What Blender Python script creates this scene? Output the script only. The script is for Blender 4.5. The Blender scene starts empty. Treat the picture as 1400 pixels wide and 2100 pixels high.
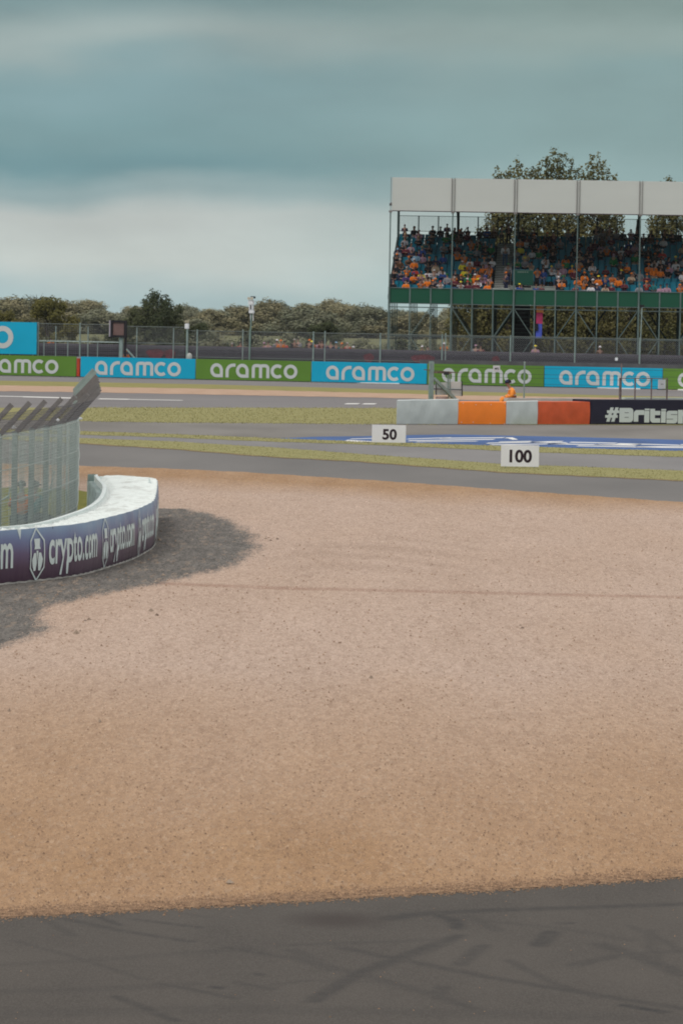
import bpy, bmesh, math, random
import numpy as np
from mathutils import Vector, Matrix
random.seed(7); RS = np.random.RandomState(11)
SC = bpy.context.scene
COL = SC.collection
# ------------------------------------------------------------------ camera
H = 4.35; FPX = 9000.0; ROLL = 0.0175; PITCH = math.atan(400/9000)
F = Vector((0, math.cos(PITCH), -math.sin(PITCH)))
U0 = Vector((0, math.sin(PITCH), math.cos(PITCH))); R0 = Vector((1, 0, 0))
RT = R0*math.cos(ROLL) + U0*math.sin(ROLL)
UP = -R0*math.sin(ROLL) + U0*math.cos(ROLL)
camd = bpy.data.cameras.new("camera"); cam = bpy.data.objects.new("camera", camd); COL.objects.link(cam)
camd.sensor_fit = 'VERTICAL'; camd.sensor_height = 36; camd.lens = 36*FPX/2100
camd.clip_start = 0.5; camd.clip_end = 9000
cam.matrix_world = Matrix(((RT.x, UP.x, -F.x, 0), (RT.y, UP.y, -F.y, 0), (RT.z, UP.z, -F.z, H), (0, 0, 0, 1)))
SC.camera = cam
SC.cycles.pixel_filter_type = 'BLACKMAN_HARRIS'; SC.cycles.filter_width = 1.9     # slight lens softness
CAMP = Vector((0, 0, H))
# ------------------------------------------------------------------ world and sun (overcast)
SC.view_settings.view_transform = 'Standard'; SC.view_settings.look = 'None'
SC.view_settings.gamma = 1; SC.view_settings.exposure = 0.0
def L(r, g, b):
    f = lambda c: (c/255/12.92) if c/255 <= 0.04045 else ((c/255+0.055)/1.055)**2.4
    return (f(r), f(g), f(b), 1)
SUN_EL = math.radians(50); SUN_AZ = math.radians(215)
w = bpy.data.worlds.new("World"); SC.world = w; w.use_nodes = True
nt = w.node_tree; N = nt.nodes; K = nt.links; N.clear()
def nd(t, **k):
    n = N.new(t)
    for a, b in k.items(): setattr(n, a, b)
    return n
out = nd('ShaderNodeOutputWorld'); bgd = nd('ShaderNodeBackground'); K.new(bgd.outputs[0], out.inputs[0])
sky = nd('ShaderNodeTexSky', sky_type='NISHITA', sun_disc=False, sun_elevation=SUN_EL, sun_rotation=SUN_AZ)
tc = nd('ShaderNodeTexCoord'); sep = nd('ShaderNodeSeparateXYZ'); K.new(tc.outputs['Generated'], sep.inputs[0])
def math_(op, a, b=None, c=None, clamp=False):
    n = nd('ShaderNodeMath', operation=op, use_clamp=clamp)
    for i, v in enumerate((a, b, c)):
        if v is None: continue
        if isinstance(v, (int, float)): n.inputs[i].default_value = v
        else: K.new(v, n.inputs[i])
    return n.outputs[0]
Zs, Xs = sep.outputs['Z'], sep.outputs['X']
comb = nd('ShaderNodeCombineXYZ'); K.new(math_('MULTIPLY', Xs, 8), comb.inputs[0]); K.new(math_('MULTIPLY', Zs, 24), comb.inputs[2])
K.new(math_('MULTIPLY', sep.outputs['Y'], 3), comb.inputs[1])
n1 = nd('ShaderNodeTexNoise'); n1.inputs['Scale'].default_value = 1.3; n1.inputs['Detail'].default_value = 2.5; n1.inputs['Roughness'].default_value = 0.45
K.new(comb.outputs[0], n1.inputs['Vector'])
n2 = nd('ShaderNodeTexNoise'); n2.inputs['Scale'].default_value = 3.2; n2.inputs['Detail'].default_value = 4; n2.inputs['Roughness'].default_value = 0.5
K.new(comb.outputs[0], n2.inputs['Vector'])
# t: 0 at the horizon, 1 at the top of the picture
t = math_('ADD', math_('DIVIDE', Zs, 0.0745), math_('MULTIPLY', math_('SUBTRACT', n1.outputs[0], 0.5), 0.30))
t = math_('ADD', t, math_('MULTIPLY', math_('SUBTRACT', n2.outputs[0], 0.5), 0.12))
t = math_('ADD', t, 0.035)
def ramp(vals):
    r = nd('ShaderNodeValToRGB'); cr = r.color_ramp; cr.interpolation = 'B_SPLINE' if False else 'EASE'
    cr.elements[0].position, cr.elements[0].color = vals[0][0], L(*vals[0][1])
    cr.elements[1].position, cr.elements[1].color = vals[-1][0], L(*vals[-1][1])
    for p, c in vals[1:-1]:
        e = cr.elements.new(p); e.color = L(*c)
    return r
rl = ramp([(0.0,(173,193,194)),(0.09,(171,192,194)),(0.2,(197,205,201)),(0.34,(192,199,196)),(0.43,(149,172,175)),(0.51,(112,149,156)),(0.62,(121,154,159)),(0.72,(127,157,162)),(0.84,(155,171,170)),(1.0,(121,147,150))])
rr = ramp([(0.0,(169,191,191)),(0.15,(175,195,193)),(0.33,(165,187,186)),(0.46,(143,170,171)),(0.6,(137,165,166)),(0.78,(131,157,158)),(0.9,(145,164,161)),(1.0,(133,154,151))])
K.new(t, rl.inputs[0]); K.new(t, rr.inputs[0])
mr = nd('ShaderNodeMapRange', interpolation_type='SMOOTHSTEP'); K.new(math_('ADD', Xs, math_('MULTIPLY', math_('SUBTRACT', n1.outputs[0], 0.5), 0.03)), mr.inputs[0]); mr.inputs[1].default_value = -0.05; mr.inputs[2].default_value = 0.06
mx = nd('ShaderNodeMix', data_type='RGBA'); K.new(mr.outputs[0], mx.inputs[0]); K.new(rl.outputs[0], mx.inputs[6]); K.new(rr.outputs[0], mx.inputs[7])
mb_ = nd('ShaderNodeMix', data_type='RGBA', blend_type='MULTIPLY'); mb_.inputs[0].default_value = 1; K.new(mx.outputs[2], mb_.inputs[6])
n3 = nd('ShaderNodeTexNoise'); n3.inputs['Scale'].default_value = 1.9; n3.inputs['Detail'].default_value = 6; n3.inputs['Roughness'].default_value = 0.5; K.new(comb.outputs[0], n3.inputs['Vector'])
lum = math_('ADD', 1.0, math_('MULTIPLY', math_('SUBTRACT', n3.outputs[0], 0.5), 0.55)); cl_ = nd('ShaderNodeCombineColor')
for i_ in range(3): K.new(lum, cl_.inputs[i_])
K.new(cl_.outputs[0], mb_.inputs[7])
# thicker, brighter cloud deck overhead (overcast zenith) in a neutral grey
mo = nd('ShaderNodeMapRange', interpolation_type='SMOOTHSTEP'); K.new(Zs, mo.inputs[0]); mo.inputs[1].default_value = 0.10; mo.inputs[2].default_value = 0.55
mz = nd('ShaderNodeMix', data_type='RGBA'); K.new(mo.outputs[0], mz.inputs[0]); K.new(mb_.outputs[2], mz.inputs[6]); mz.inputs[7].default_value = (1.0, 0.965, 0.93, 1)
# a little of the physical sky through the cloud
sc_ = nd('ShaderNodeMix', data_type='RGBA', blend_type='MULTIPLY'); sc_.inputs[0].default_value = 1; K.new(sky.outputs[0], sc_.inputs[6]); sc_.inputs[7].default_value = (0.1, 0.1, 0.1, 1)
ms = nd('ShaderNodeMix', data_type='RGBA'); ms.inputs[0].default_value = 0.03; K.new(mz.outputs[2], ms.inputs[6]); K.new(sc_.outputs[2], ms.inputs[7])
K.new(ms.outputs[2], bgd.inputs[0]); bgd.inputs[1].default_value = 1.0
sd = bpy.data.lights.new("sun", 'SUN'); sd.energy = 1.35; sd.angle = math.radians(25); sd.color = (1, 0.95, 0.88)
so = bpy.data.objects.new("sun", sd); COL.objects.link(so)
sv = Vector((math.sin(SUN_AZ)*math.cos(SUN_EL), math.cos(SUN_AZ)*math.cos(SUN_EL), math.sin(SUN_EL)))
so.rotation_euler = sv.to_track_quat('Z', 'Y').to_euler(); so.location = sv*100
# ------------------------------------------------------------------ helpers
def ray(px, py): return (F*FPX + RT*(px-700) - UP*(py-1050)).normalized()
def G(px, py, z=0.0):
    d = ray(px, py); return CAMP + d*((z-H)/d.z)
def A(px, py, Y):
    d = ray(px, py); return CAMP + d*(Y/d.y)
def OnP(px, py, p0, n):
    d = ray(px, py); return CAMP + d*((Vector(p0)-CAMP).dot(n)/d.dot(n))
def toP(p):
    v = Vector(p)-CAMP; k = FPX/v.dot(F); return (700+v.dot(RT)*k, 1050-v.dot(UP)*k)
MATS = {}
def mat(name, col, rough=0.75, var=0.12, scale=3.0, bump=0.0, bscale=None, metal=0.0, spec=0.3, col2=None, detail=4, stretch=None):
    if name in MATS: return MATS[name]
    m = bpy.data.materials.new(name); m.use_nodes = True; T = m.node_tree; b = T.nodes['Principled BSDF']
    c = (tuple(col)+(1,))[:4]
    b.inputs['Roughness'].default_value = rough; b.inputs['Metallic'].default_value = metal
    b.inputs['Specular IOR Level'].default_value = spec
    geo = T.nodes.new('ShaderNodeNewGeometry'); no = T.nodes.new('ShaderNodeTexNoise')
    no.inputs['Scale'].default_value = scale; no.inputs['Detail'].default_value = detail
    src = geo.outputs['Position']
    if stretch:
        mp = T.nodes.new('ShaderNodeMapping'); mp.inputs['Scale'].default_value = stretch; T.links.new(src, mp.inputs[0]); src = mp.outputs[0]
    T.links.new(src, no.inputs['Vector'])
    mxn = T.nodes.new('ShaderNodeMix'); mxn.data_type = 'RGBA'
    if col2 is None:
        mxn.inputs[6].default_value = tuple(max(0, x*(1-var)) for x in c[:3])+(1,)
        mxn.inputs[7].default_value = tuple(min(1, x*(1+var)) for x in c[:3])+(1,)
    else:
        mxn.inputs[6].default_value = c; mxn.inputs[7].default_value = (tuple(col2)+(1,))[:4]
    rg = T.nodes.new('ShaderNodeMapRange'); rg.inputs[1].default_value = 0.32; rg.inputs[2].default_value = 0.68
    T.links.new(no.outputs[0], rg.inputs[0]); T.links.new(rg.outputs[0], mxn.inputs[0]); T.links.new(mxn.outputs[2], b.inputs['Base Color'])
    if bump:
        bn = T.nodes.new('ShaderNodeTexNoise'); bn.inputs['Scale'].default_value = bscale or scale*4; bn.inputs['Detail'].default_value = 5
        T.links.new(src, bn.inputs['Vector'])
        bp = T.nodes.new('ShaderNodeBump'); bp.inputs['Strength'].default_value = bump; bp.inputs['Distance'].default_value = 0.02
        T.links.new(bn.outputs[0], bp.inputs['Height']); T.links.new(bp.outputs[0], b.inputs['Normal'])
    MATS[name] = m; return m
class MB:
    def __init__(s): s.v = []; s.f = []; s.mi = []
    def add(s, vs, fs, mi=0):
        o = len(s.v); s.v += [tuple(v) for v in vs]; s.f += [tuple(i+o for i in f) for f in fs]; s.mi += [mi]*len(fs)
    def box(s, c, d, ax=None, mi=0, bev=0):
        c = Vector(c); X, Y, Z = ax if ax else (Vector((1,0,0)), Vector((0,1,0)), Vector((0,0,1)))
        h = [x/2 for x in d]
        if not bev:
            vs = [c+X*(sx*h[0])+Y*(sy*h[1])+Z*(sz*h[2]) for sx in (-1,1) for sy in (-1,1) for sz in (-1,1)]
            s.add(vs, [(0,1,3,2),(4,6,7,5),(0,4,5,1),(2,3,7,6),(0,2,6,4),(1,5,7,3)], mi); return
        bm = bmesh.new(); bmesh.ops.create_cube(bm, size=1)
        for v in bm.verts: v.co = Vector((v.co.x*d[0], v.co.y*d[1], v.co.z*d[2]))
        bmesh.ops.bevel(bm, geom=bm.edges[:], offset=bev, segments=2, affect='EDGES')
        s.bm(bm, lambda p: c+X*p.x+Y*p.y+Z*p.z, mi); bm.free()
    def bm(s, bm, fn=lambda p: p, mi=0):
        bm.verts.ensure_lookup_table(); bm.verts.index_update()
        s.add([fn(v.co) for v in bm.verts], [tuple(v.index for v in f.verts) for f in bm.faces], mi)
    def beam(s, a, b, w, h=None, mi=0, up=Vector((0,0,1))):
        a = Vector(a); b = Vector(b); z = (b-a); l = z.length
        if l < 1e-6: return
        z /= l; x = z.cross(up)
        if x.length < 1e-4: x = Vector((1,0,0))
        x.normalize(); y = z.cross(x); s.box((a+b)/2, (w, h or w, l), (x, y, z), mi)
    def tube(s, pts, r, n=6, mi=0, cap=True):
        pts = [Vector(p) for p in pts]; rs = r if isinstance(r, (list, tuple)) else [r]*len(pts); vs = []; fs = []
        for i, p in enumerate(pts):
            d = (pts[min(i+1, len(pts)-1)]-pts[max(i-1, 0)]).normalized()
            x = d.cross(Vector((0,0,1)));
            if x.length < 1e-3: x = d.cross(Vector((0,1,0)))
            x.normalize(); y = d.cross(x)
            vs += [p+(x*math.cos(2*math.pi*k/n)+y*math.sin(2*math.pi*k/n))*rs[i] for k in range(n)]
        for i in range(len(pts)-1):
            for k in range(n): fs.append((i*n+k, i*n+(k+1)%n, (i+1)*n+(k+1)%n, (i+1)*n+k))
        if cap: fs += [tuple(range(n))[::-1], tuple((len(pts)-1)*n+k for k in range(n))]
        s.add(vs, fs, mi)
    def ell(s, c, r, seg=10, rings=7, mi=0, zmin=-1.0):
        vs = []; fs = []; c = Vector(c)
        for j in range(rings+1):
            th = math.acos(max(-1, min(1, 1-(1-zmin)*j/rings)))
            for k in range(seg):
                a = 2*math.pi*k/seg; vs.append(c+Vector((r[0]*math.sin(th)*math.cos(a), r[1]*math.sin(th)*math.sin(a), r[2]*math.cos(th))))
        for j in range(rings):
            for k in range(seg): fs.append((j*seg+k, (j+1)*seg+k, (j+1)*seg+(k+1)%seg, j*seg+(k+1)%seg))
        s.add(vs, fs, mi)
    def mesh(s, name, mats):
        me = bpy.data.meshes.new(name); me.from_pydata(s.v, [], s.f)
        for m in (mats if isinstance(mats, (list, tuple)) else [mats]): me.materials.append(m)
        if any(s.mi): me.polygons.foreach_set('material_index', s.mi)
        me.update(); return me
    def build(s, name, mats, parent=None, smooth=False, loc=None):
        me = s.mesh(name, mats)
        if smooth: me.polygons.foreach_set('use_smooth', [True]*len(me.polygons))
        return link(name, me, parent, loc)
def link(name, data, parent=None, loc=None):
    o = bpy.data.objects.new(name, data); COL.objects.link(o)
    if parent: o.parent = parent
    if loc is not None: o.location = loc
    return o
def tag(o, label, cat, group=None):
    o['label'] = label; o['category'] = cat
    if group: o['group'] = group
    return o
def thing(name, label, cat, loc=(0,0,0), group=None, rz=0):
    o = bpy.data.objects.new(name, None); COL.objects.link(o); o.location = loc; o.rotation_euler = (0,0,rz)
    o.empty_display_size = 0.2
    return tag(o, label, cat, group)
def struct(o, kind='structure'): o['kind'] = kind; return o
def locfix(parent):
    for c in parent.children: c.matrix_parent_inverse = Matrix.Translation(-Vector(parent.location))
def interp(pts, x):
    if x <= pts[0][0]:
        k = (pts[1][1]-pts[0][1])/(pts[1][0]-pts[0][0]); k = max(-0.05, min(0.05, k)); return pts[0][1]+(x-pts[0][0])*k
    if x >= pts[-1][0]:
        k = (pts[-1][1]-pts[-2][1])/(pts[-1][0]-pts[-2][0]); k = max(-0.05, min(0.05, k)); return pts[-1][1]+(x-pts[-1][0])*k
    for (a, b), (c, d) in zip(pts, pts[1:]):
        if a <= x <= c: return b+(d-b)*(x-a)/(c-a)
def wob(x, s): return math.sin(x*0.071+s)*0.5+math.sin(x*0.19+s*2.3)*0.3+math.sin(x*0.47+s*5.1)*0.25
def band(name, lo, hi, z, m, x0=-2500, x1=3900, nx=300, ny=6, lw=0.0, hw=0.0, attrs=None, seed=0):
    V = []; fs = []; P = []
    for j in range(ny+1):
        for i in range(nx+1):
            x = x0+(x1-x0)*i/nx; a = interp(lo, x)+lw*wob(x, seed); b = interp(hi, x)+hw*wob(x, seed+7)
            y = a+(b-a)*j/ny; p = G(x, y, z); V.append(p); P.append((x, y))
    for j in range(ny):
        for i in range(nx): fs.append((j*(nx+1)+i, j*(nx+1)+i+1, (j+1)*(nx+1)+i+1, (j+1)*(nx+1)+i))
    me = bpy.data.meshes.new(name); me.from_pydata(V, [], fs); me.materials.append(m); me.update()
    if attrs:
        W = np.array([(v.x, v.y) for v in V])
        for k, fn in attrs.items():
            at = me.attributes.new(k, 'FLOAT', 'POINT'); at.data.foreach_set('value', np.asarray(fn(W), dtype=np.float32))
    return struct(link(name, me))
# stroke ribbons in a 2-D plane mapped to 3-D
def arc(cx, cy, rx, ry, a0, a1, n=10):
    return [(cx+rx*math.cos(math.radians(a0+(a1-a0)*i/n)), cy+ry*math.sin(math.radians(a0+(a1-a0)*i/n))) for i in range(n+1)]
def ribbon(mb, pts, t, fn, off=0.0, closed=False, mi=0):
    n = len(pts); Lr = []; Rr = []
    for i, p in enumerate(pts):
        if closed: a = pts[(i-1) % n]; b = pts[(i+1) % n]
        else: a = pts[max(i-1, 0)]; b = pts[min(i+1, n-1)]
        d1 = Vector((p[0]-a[0], p[1]-a[1])); d2 = Vector((b[0]-p[0], b[1]-p[1]))
        if d1.length < 1e-9: d1 = d2
        if d2.length < 1e-9: d2 = d1
        d1.normalize(); d2.normalize(); d = d1+d2; d.normalize(); nn = Vector((-d.y, d.x)); k = t/2/max(0.5, nn.dot(Vector((-d1.y, d1.x))))
        Lr.append(fn(p[0]+nn.x*k, p[1]+nn.y*k, off)); Rr.append(fn(p[0]-nn.x*k, p[1]-nn.y*k, off))
    fs = [(i, i+1, n+i+1, n+i) for i in range(n-1)]
    if closed: fs.append((n-1, 0, n, 2*n-1))
    mb.add(Lr+Rr, fs, mi)
def word_aramco(mb, fn, k=1.0):
    t = 0.215*k; h = 0.93*k
    def a(x, w=0.88):
        w *= k; x0 = x*k; cx = x0+w/2; rx = (w-t)/2; ry = (h-t)/2
        pts = [(x0+w-t/2, 0), (x0+w-t/2, h*0.52)]+arc(cx, h-t/2-ry, rx, ry, 12, 180, 12)+arc(cx, t/2+ry, rx, ry, 190, 270, 7)+[(x0+w-t, t/2)]
        ribbon(mb, pts, t, fn)
    a(0)
    x0 = 1.06*k; r = 0.42*k
    ribbon(mb, [(x0+t/2, 0), (x0+t/2, h*0.36)]+arc(x0+t/2+r, h-t/2-r, r, r, 178, 92, 8)+[(x0+0.68*k, h-t/2)], t, fn)
    a(1.78)
    x0 = 2.87*k; w = 1.22*k; m = x0+w/2
    ribbon(mb, [(x0+t/2, 0), (x0+t/2, h*0.6)]+arc(x0+t/2+0.16*k, h-t/2-0.16*k, 0.16*k, 0.16*k, 175, 95, 5)+arc(m-0.14*k, h-t/2-0.14*k, 0.14*k, 0.14*k, 85, 5, 5)+[(m, 0)], t, fn)
    ribbon(mb, [(m, h*0.55)]+arc(m+0.14*k, h-t/2-0.14*k, 0.14*k, 0.14*k, 175, 95, 5)+arc(x0+w-t/2-0.2*k, h-t/2-0.2*k, 0.2*k, 0.2*k, 85, 5, 6)+[(x0+w-t/2, 0)], t, fn, 0.003)
    cx = 4.64*k; rr_ = 0.365*k
    ribbon(mb, arc(cx, h/2, rr_, rr_, 48, 312, 20), t, fn)
    ribbon(mb, arc(5.54*k, h/2, rr_, rr_, 0, 352, 28)[:-1], t, fn, closed=True)
def text2d(s, bold=0.0):
    cu = bpy.data.curves.new("txt", 'FONT'); cu.body = s; cu.size = 1; cu.offset = bold; cu.fill_mode = 'BOTH'; cu.resolution_u = 4
    o = bpy.data.objects.new("txt", cu); COL.objects.link(o); dg = bpy.context.evaluated_depsgraph_get()
    me = bpy.data.meshes.new_from_object(o.evaluated_get(dg)); bpy.data.objects.remove(o); bpy.data.curves.remove(cu)
    v = [(p.co.x, p.co.y) for p in me.vertices]; f = [tuple(p.vertices) for p in me.polygons]; bpy.data.meshes.remove(me)
    return v, f
def put_text(mb, s, x0, x1, y0, y1, fn, bold=0.0, off=0.0, yref=None, mi=0):
    v, f = text2d(s, bold)
    xs = [p[0] for p in v]; ys = [p[1] for p in v]; a, b = min(xs), max(xs); c, d = (min(ys), max(ys)) if yref is None else yref
    mb.add([fn(x0+(p[0]-a)/(b-a)*(x1-x0), y0+(p[1]-c)/(d-c)*(y1-y0), off) for p in v], f, mi)
# ------------------------------------------------------------------ ground
M_field = mat('field', (0.10,0.11,0.045), 0.95, col2=(0.15,0.145,0.06), scale=0.05)
M_tar = mat('asphalt', (0.125,0.120,0.118), 0.85, col2=(0.17,0.162,0.158), scale=0.35, bump=0.15, bscale=30, stretch=(0.6,0.12,1))
M_tarB = mat('asphalt_pale', (0.17,0.165,0.168), 0.85, col2=(0.215,0.208,0.21), scale=0.5, stretch=(0.5,0.12,1))
M_tarC = mat('asphalt_worn', (0.145,0.135,0.125), 0.85, col2=(0.20,0.188,0.176), scale=0.5, stretch=(0.5,0.15,1))
M_tarE = mat('asphalt_far', (0.155,0.145,0.15), 0.85, col2=(0.185,0.175,0.178), scale=0.1)
M_grass = mat('grass_turf', (0.205,0.195,0.070), 0.95, col2=(0.285,0.265,0.115), scale=1.6, detail=8)
M_grass4 = mat('grass_turf_far', (0.20,0.185,0.06), 0.95, col2=(0.26,0.235,0.08), scale=0.5)
M_blade = mat('grass_blades', (0.24,0.225,0.08), 0.9, col2=(0.42,0.385,0.22), scale=9, detail=2)
M_grav2 = mat('gravel_far', (0.36,0.235,0.16), 0.95, col2=(0.46,0.32,0.235), scale=0.9, detail=8, bump=0.3, bscale=6)
M_bank = mat('bank_earth', (0.07,0.075,0.05), 0.95, col2=(0.11,0.11,0.07), scale=0.5)
M_white = mat('white_paint', (0.72,0.72,0.70), 0.6, 0.08, 2)
M_blue = mat('blue_paint', (0.018,0.075,0.25), 0.6, 0.2, 0.8, stretch=(0.5,0.2,1))

g = MB(); g.v = [(-2500,-60,-0.06),(2500,-60,-0.06),(2500,4500,-0.06),(-2500,4500,-0.06)]; g.f = [(0,1,2,3)]; g.mi = [0]
struct(g.build('ground', M_field))
g = MB(); g.v = [(-70,10,0),(70,10,0),(70,296,0),(-70,304,0)]; g.f = [(0,1,2,3)]; g.mi = [0]
struct(g.build('tarmac', M_tar))

L_near = [(0,1880),(350,1862),(700,1842),(1050,1822),(1400,1798)]
L_gr1t = [(159,955),(350,961),(500,968),(800,987),(1100,1009),(1400,1030)]
L_g1lo = [(159,908),(350,920),(568,937),(740,946),(1023,967.5),(1400,985)]
L_g1hi = [(159,898),(350,905),(568,918),(740,931),(1023,951),(1400,965)]
L_g2lo = [(159,891),(350,897),(568,906),(740,911),(1117,928),(1400,937)]
L_g2hi = [(159,884),(350,890),(568,899),(740,905),(1117,917),(1400,925)]
L_g3lo = [(159,863),(350,866),(753,869),(830,869.5),(1400,872)]
L_g3hi = [(0,836),(475,836),(800,837),(1400,842)]
L_v2lo = [(0,802),(210,805),(475,810),(800,816),(952,820),(1400,828)]
L_v2hi = [(0,790),(420,797),(820,807),(947,810.5),(1400,818)]
L_g4hi = [(0,780.5),(420,788),(820,799),(1032,805),(1263,811),(1400,814)]
L_ehi = [(0,769.5),(420,778),(820,787.5),(1117,793),(1400,801)]
# near asphalt with tyre marks worn into it
SK = [([(200,100),(245,118)],.03,.6),([(280,107),(410,123)],.035,.55),([(130,105),(250,130),(390,152)],.04,.5),([(470,165),(620,190),(760,225),(900,265),(1000,300)],.05,.35),
 ([(640,275),(660,262),(740,215),(820,185),(940,140)],.055,.55),([(652,268),(735,224),(812,196),(930,152)],.03,.35),([(560,240),(640,232),(800,236)],.03,.3),([(1040,190),(1130,236),(1230,268)],.035,.4),([(1290,120),(1360,150),(1400,175)],.03,.35),([(30,150),(160,186),(300,230)],.03,.3),([(940,200),(990,160)],.05,.45),([(905,100),(930,108),(940,125)],.05,.75),([(1103,160),(1130,132)],.06,.6),
 ([(700,165),(850,195),(1000,225),(1180,255),(1400,290)],.05,.5),([(240,265),(360,315)],.04,.55),([(330,238),(480,268)],.035,.5),([(480,235),(560,250)],.03,.45),([(1280,283),(1360,297)],.04,1.0),
 ([(580,160),(700,156),(900,148)],.05,.3),([(800,105),(850,96),(1000,88),(1200,82),(1400,75)],.08,.55),([(1180,200),(1260,182),(1400,170)],.06,.4),([(1230,158),(1300,180),(1400,220)],.07,.45),
 ([(890,268),(910,245)],.05,.4),([(0,255),(200,250),(400,240)],.09,.22),([(0,200),(200,190),(520,165)],.07,.2),([(900,100),(1150,125),(1300,150)],.05,.25),([(1020,130),(960,100)],.05,.3),
 ([(440,245),(450,247)],.04,.9),([(525,218),(537,221)],.03,.6),([(80,100),(150,140)],.04,.3),([(1330,130),(1345,200)],.05,.3),([(600,170),(680,210)],.06,.3),([(0,300),(500,290),(1400,310)],.15,.2),([(1140,115),(1170,114)],.03,.7),([(380,95),(430,103)],.03,.3)]
def skid(W):
    out = np.zeros(len(W))
    for pts, wd, st in SK:
        q = [G(x, 1780+y) for x, y in pts]
        for a, b in zip(q, q[1:]):
            ax, ay = a.x, a.y; dx, dy = b.x-a.x, b.y-a.y; l2 = dx*dx+dy*dy
            tt = np.clip(((W[:,0]-ax)*dx+(W[:,1]-ay)*dy)/l2, 0, 1)
            d = np.hypot((W[:,0]-ax-tt*dx), (W[:,1]-ay-tt*dy))
            out = np.maximum(out, st*np.clip(1.6-d/wd/1.15, 0, 1)**1.4)
    return out
def blotch(W):
    c = G(690, 1888); return np.clip(1.4-np.hypot((W[:,0]-c.x)/0.33, (W[:,1]-c.y)/0.42), 0, 1)
def attr_mat(name, build):
    m = bpy.data.materials.new(name); m.use_nodes = True; T = m.node_tree; build(T, T.nodes['Principled BSDF']); MATS[name] = m; return m
def nn(T, t, ins=None, **k):
    n = T.nodes.new(t)
    for a, b in k.items(): setattr(n, a, b)
    for i, v in (ins or {}).items():
        if hasattr(v, 'is_output') or isinstance(v, bpy.types.NodeSocket): T.links.new(v, n.inputs[i])
        else: n.inputs[i].default_value = v
    return n
def mixc(T, f, a, b, bt='MIX'): return nn(T, 'ShaderNodeMix', {0: f, 6: a, 7: b}, data_type='RGBA', blend_type=bt).outputs[2]
def at(T, n): return nn(T, 'ShaderNodeAttribute', attribute_name=n).outputs['Fac']
def noise(T, v, s, d=4, r=0.5): return nn(T, 'ShaderNodeTexNoise', {'Vector': v, 'Scale': s, 'Detail': d, 'Roughness': r}).outputs[0]
def mrange(T, v, a, b, c=0.0, d=1.0): return nn(T, 'ShaderNodeMapRange', {0: v, 1: a, 2: b, 3: c, 4: d}).outputs[0]
def b_near(T, b):
    pos = nn(T, 'ShaderNodeNewGeometry').outputs['Position']
    mp = nn(T, 'ShaderNodeMapping', {0: pos, 'Scale': (1, 0.35, 1)}).outputs[0]
    base = mixc(T, mrange(T, noise(T, mp, 1.1, 5), .3, .7), (0.048,0.041,0.036,1), (0.071,0.061,0.053,1))
    base = mixc(T, mrange(T, noise(T, nn(T, 'ShaderNodeMapping', {0: pos, 'Scale': (1, .3, 1)}).outputs[0], 80, 3, .7), .4, .65, 0, .7), base, (0.095,0.084,0.076,1))
    base = mixc(T, nn(T, 'ShaderNodeMath', {0: at(T, 'skid'), 1: mrange(T, noise(T, pos, 9, 4), .25, .6, .35, 1.0)}, operation='MULTIPLY').outputs[0], base, (0.021,0.020,0.021,1))
    base = mixc(T, nn(T, 'ShaderNodeMath', {0: at(T, 'blotch'), 1: .75}, operation='MULTIPLY').outputs[0], base, (0.036,0.026,0.023,1))
    T.links.new(base, b.inputs['Base Color']); b.inputs['Roughness'].default_value = 0.8; b.inputs['Specular IOR Level'].default_value = 0.25
    bp = nn(T, 'ShaderNodeBump', {'Strength': .35, 'Distance': .004, 'Height': noise(T, pos, 110, 3)}); T.links.new(bp.outputs[0], b.inputs['Normal'])
M_near = attr_mat('asphalt_near', b_near)
band('near_asphalt', [(0,2330),(1400,2330)], [(p[0], p[1]-12) for p in L_near], 0.004, M_near, -700, 2100, 420, 190, attrs={'skid': skid, 'blotch': blotch})
# gravel trap
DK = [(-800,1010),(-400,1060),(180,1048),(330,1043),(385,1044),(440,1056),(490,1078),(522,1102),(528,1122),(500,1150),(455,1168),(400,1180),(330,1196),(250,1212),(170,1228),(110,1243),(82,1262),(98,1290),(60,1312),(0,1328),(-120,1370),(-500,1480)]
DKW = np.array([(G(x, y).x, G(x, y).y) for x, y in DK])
def polydist(W, poly):
    ins = np.zeros(len(W), bool); dm = np.full(len(W), 1e9); n = len(poly)
    for i in range(n):
        a = poly[i]; b = poly[(i+1) % n]; dx, dy = b-a
        c = ((a[1] > W[:,1]) != (b[1] > W[:,1])); xi = dx*(W[:,1]-a[1])/(dy if abs(dy) > 1e-9 else 1e-9)+a[0]
        ins ^= c & (W[:,0] < xi)
        tt = np.clip(((W[:,0]-a[0])*dx+(W[:,1]-a[1])*dy)/(dx*dx+dy*dy), 0, 1)
        dm = np.minimum(dm, np.hypot(W[:,0]-a[0]-tt*dx, W[:,1]-a[1]-tt*dy))
    return np.where(ins, dm, -dm)
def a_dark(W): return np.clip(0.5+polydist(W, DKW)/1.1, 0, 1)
def a_tint(W):   # warmer stones towards both rims of the trap
    y = W[:,1]; x = W[:,0]
    near = np.clip(1-(y-32)/22, 0, 1)**0.8
    far = np.clip((y-(104-0.9*x))/10, 0, 1)
    return np.clip(near*1.1+far, 0, 1)
GV = [(300,1196),(420,1201),(600,1208),(800,1212),(1000,1217),(1200,1222),(1400,1226),(1700,1231)]
def a_groove(W):
    out = np.zeros(len(W)); q = [G(x, y) for x, y in GV]
    for a, b in zip(q, q[1:]):
        dx, dy = b.x-a.x, b.y-a.y; tt = np.clip(((W[:,0]-a.x)*dx+(W[:,1]-a.y)*dy)/(dx*dx+dy*dy), 0, 1)
        out = np.maximum(out, np.clip(1.3-np.hypot(W[:,0]-a.x-tt*dx, W[:,1]-a.y-tt*dy)/0.42, 0, 1))
    return out
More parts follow.
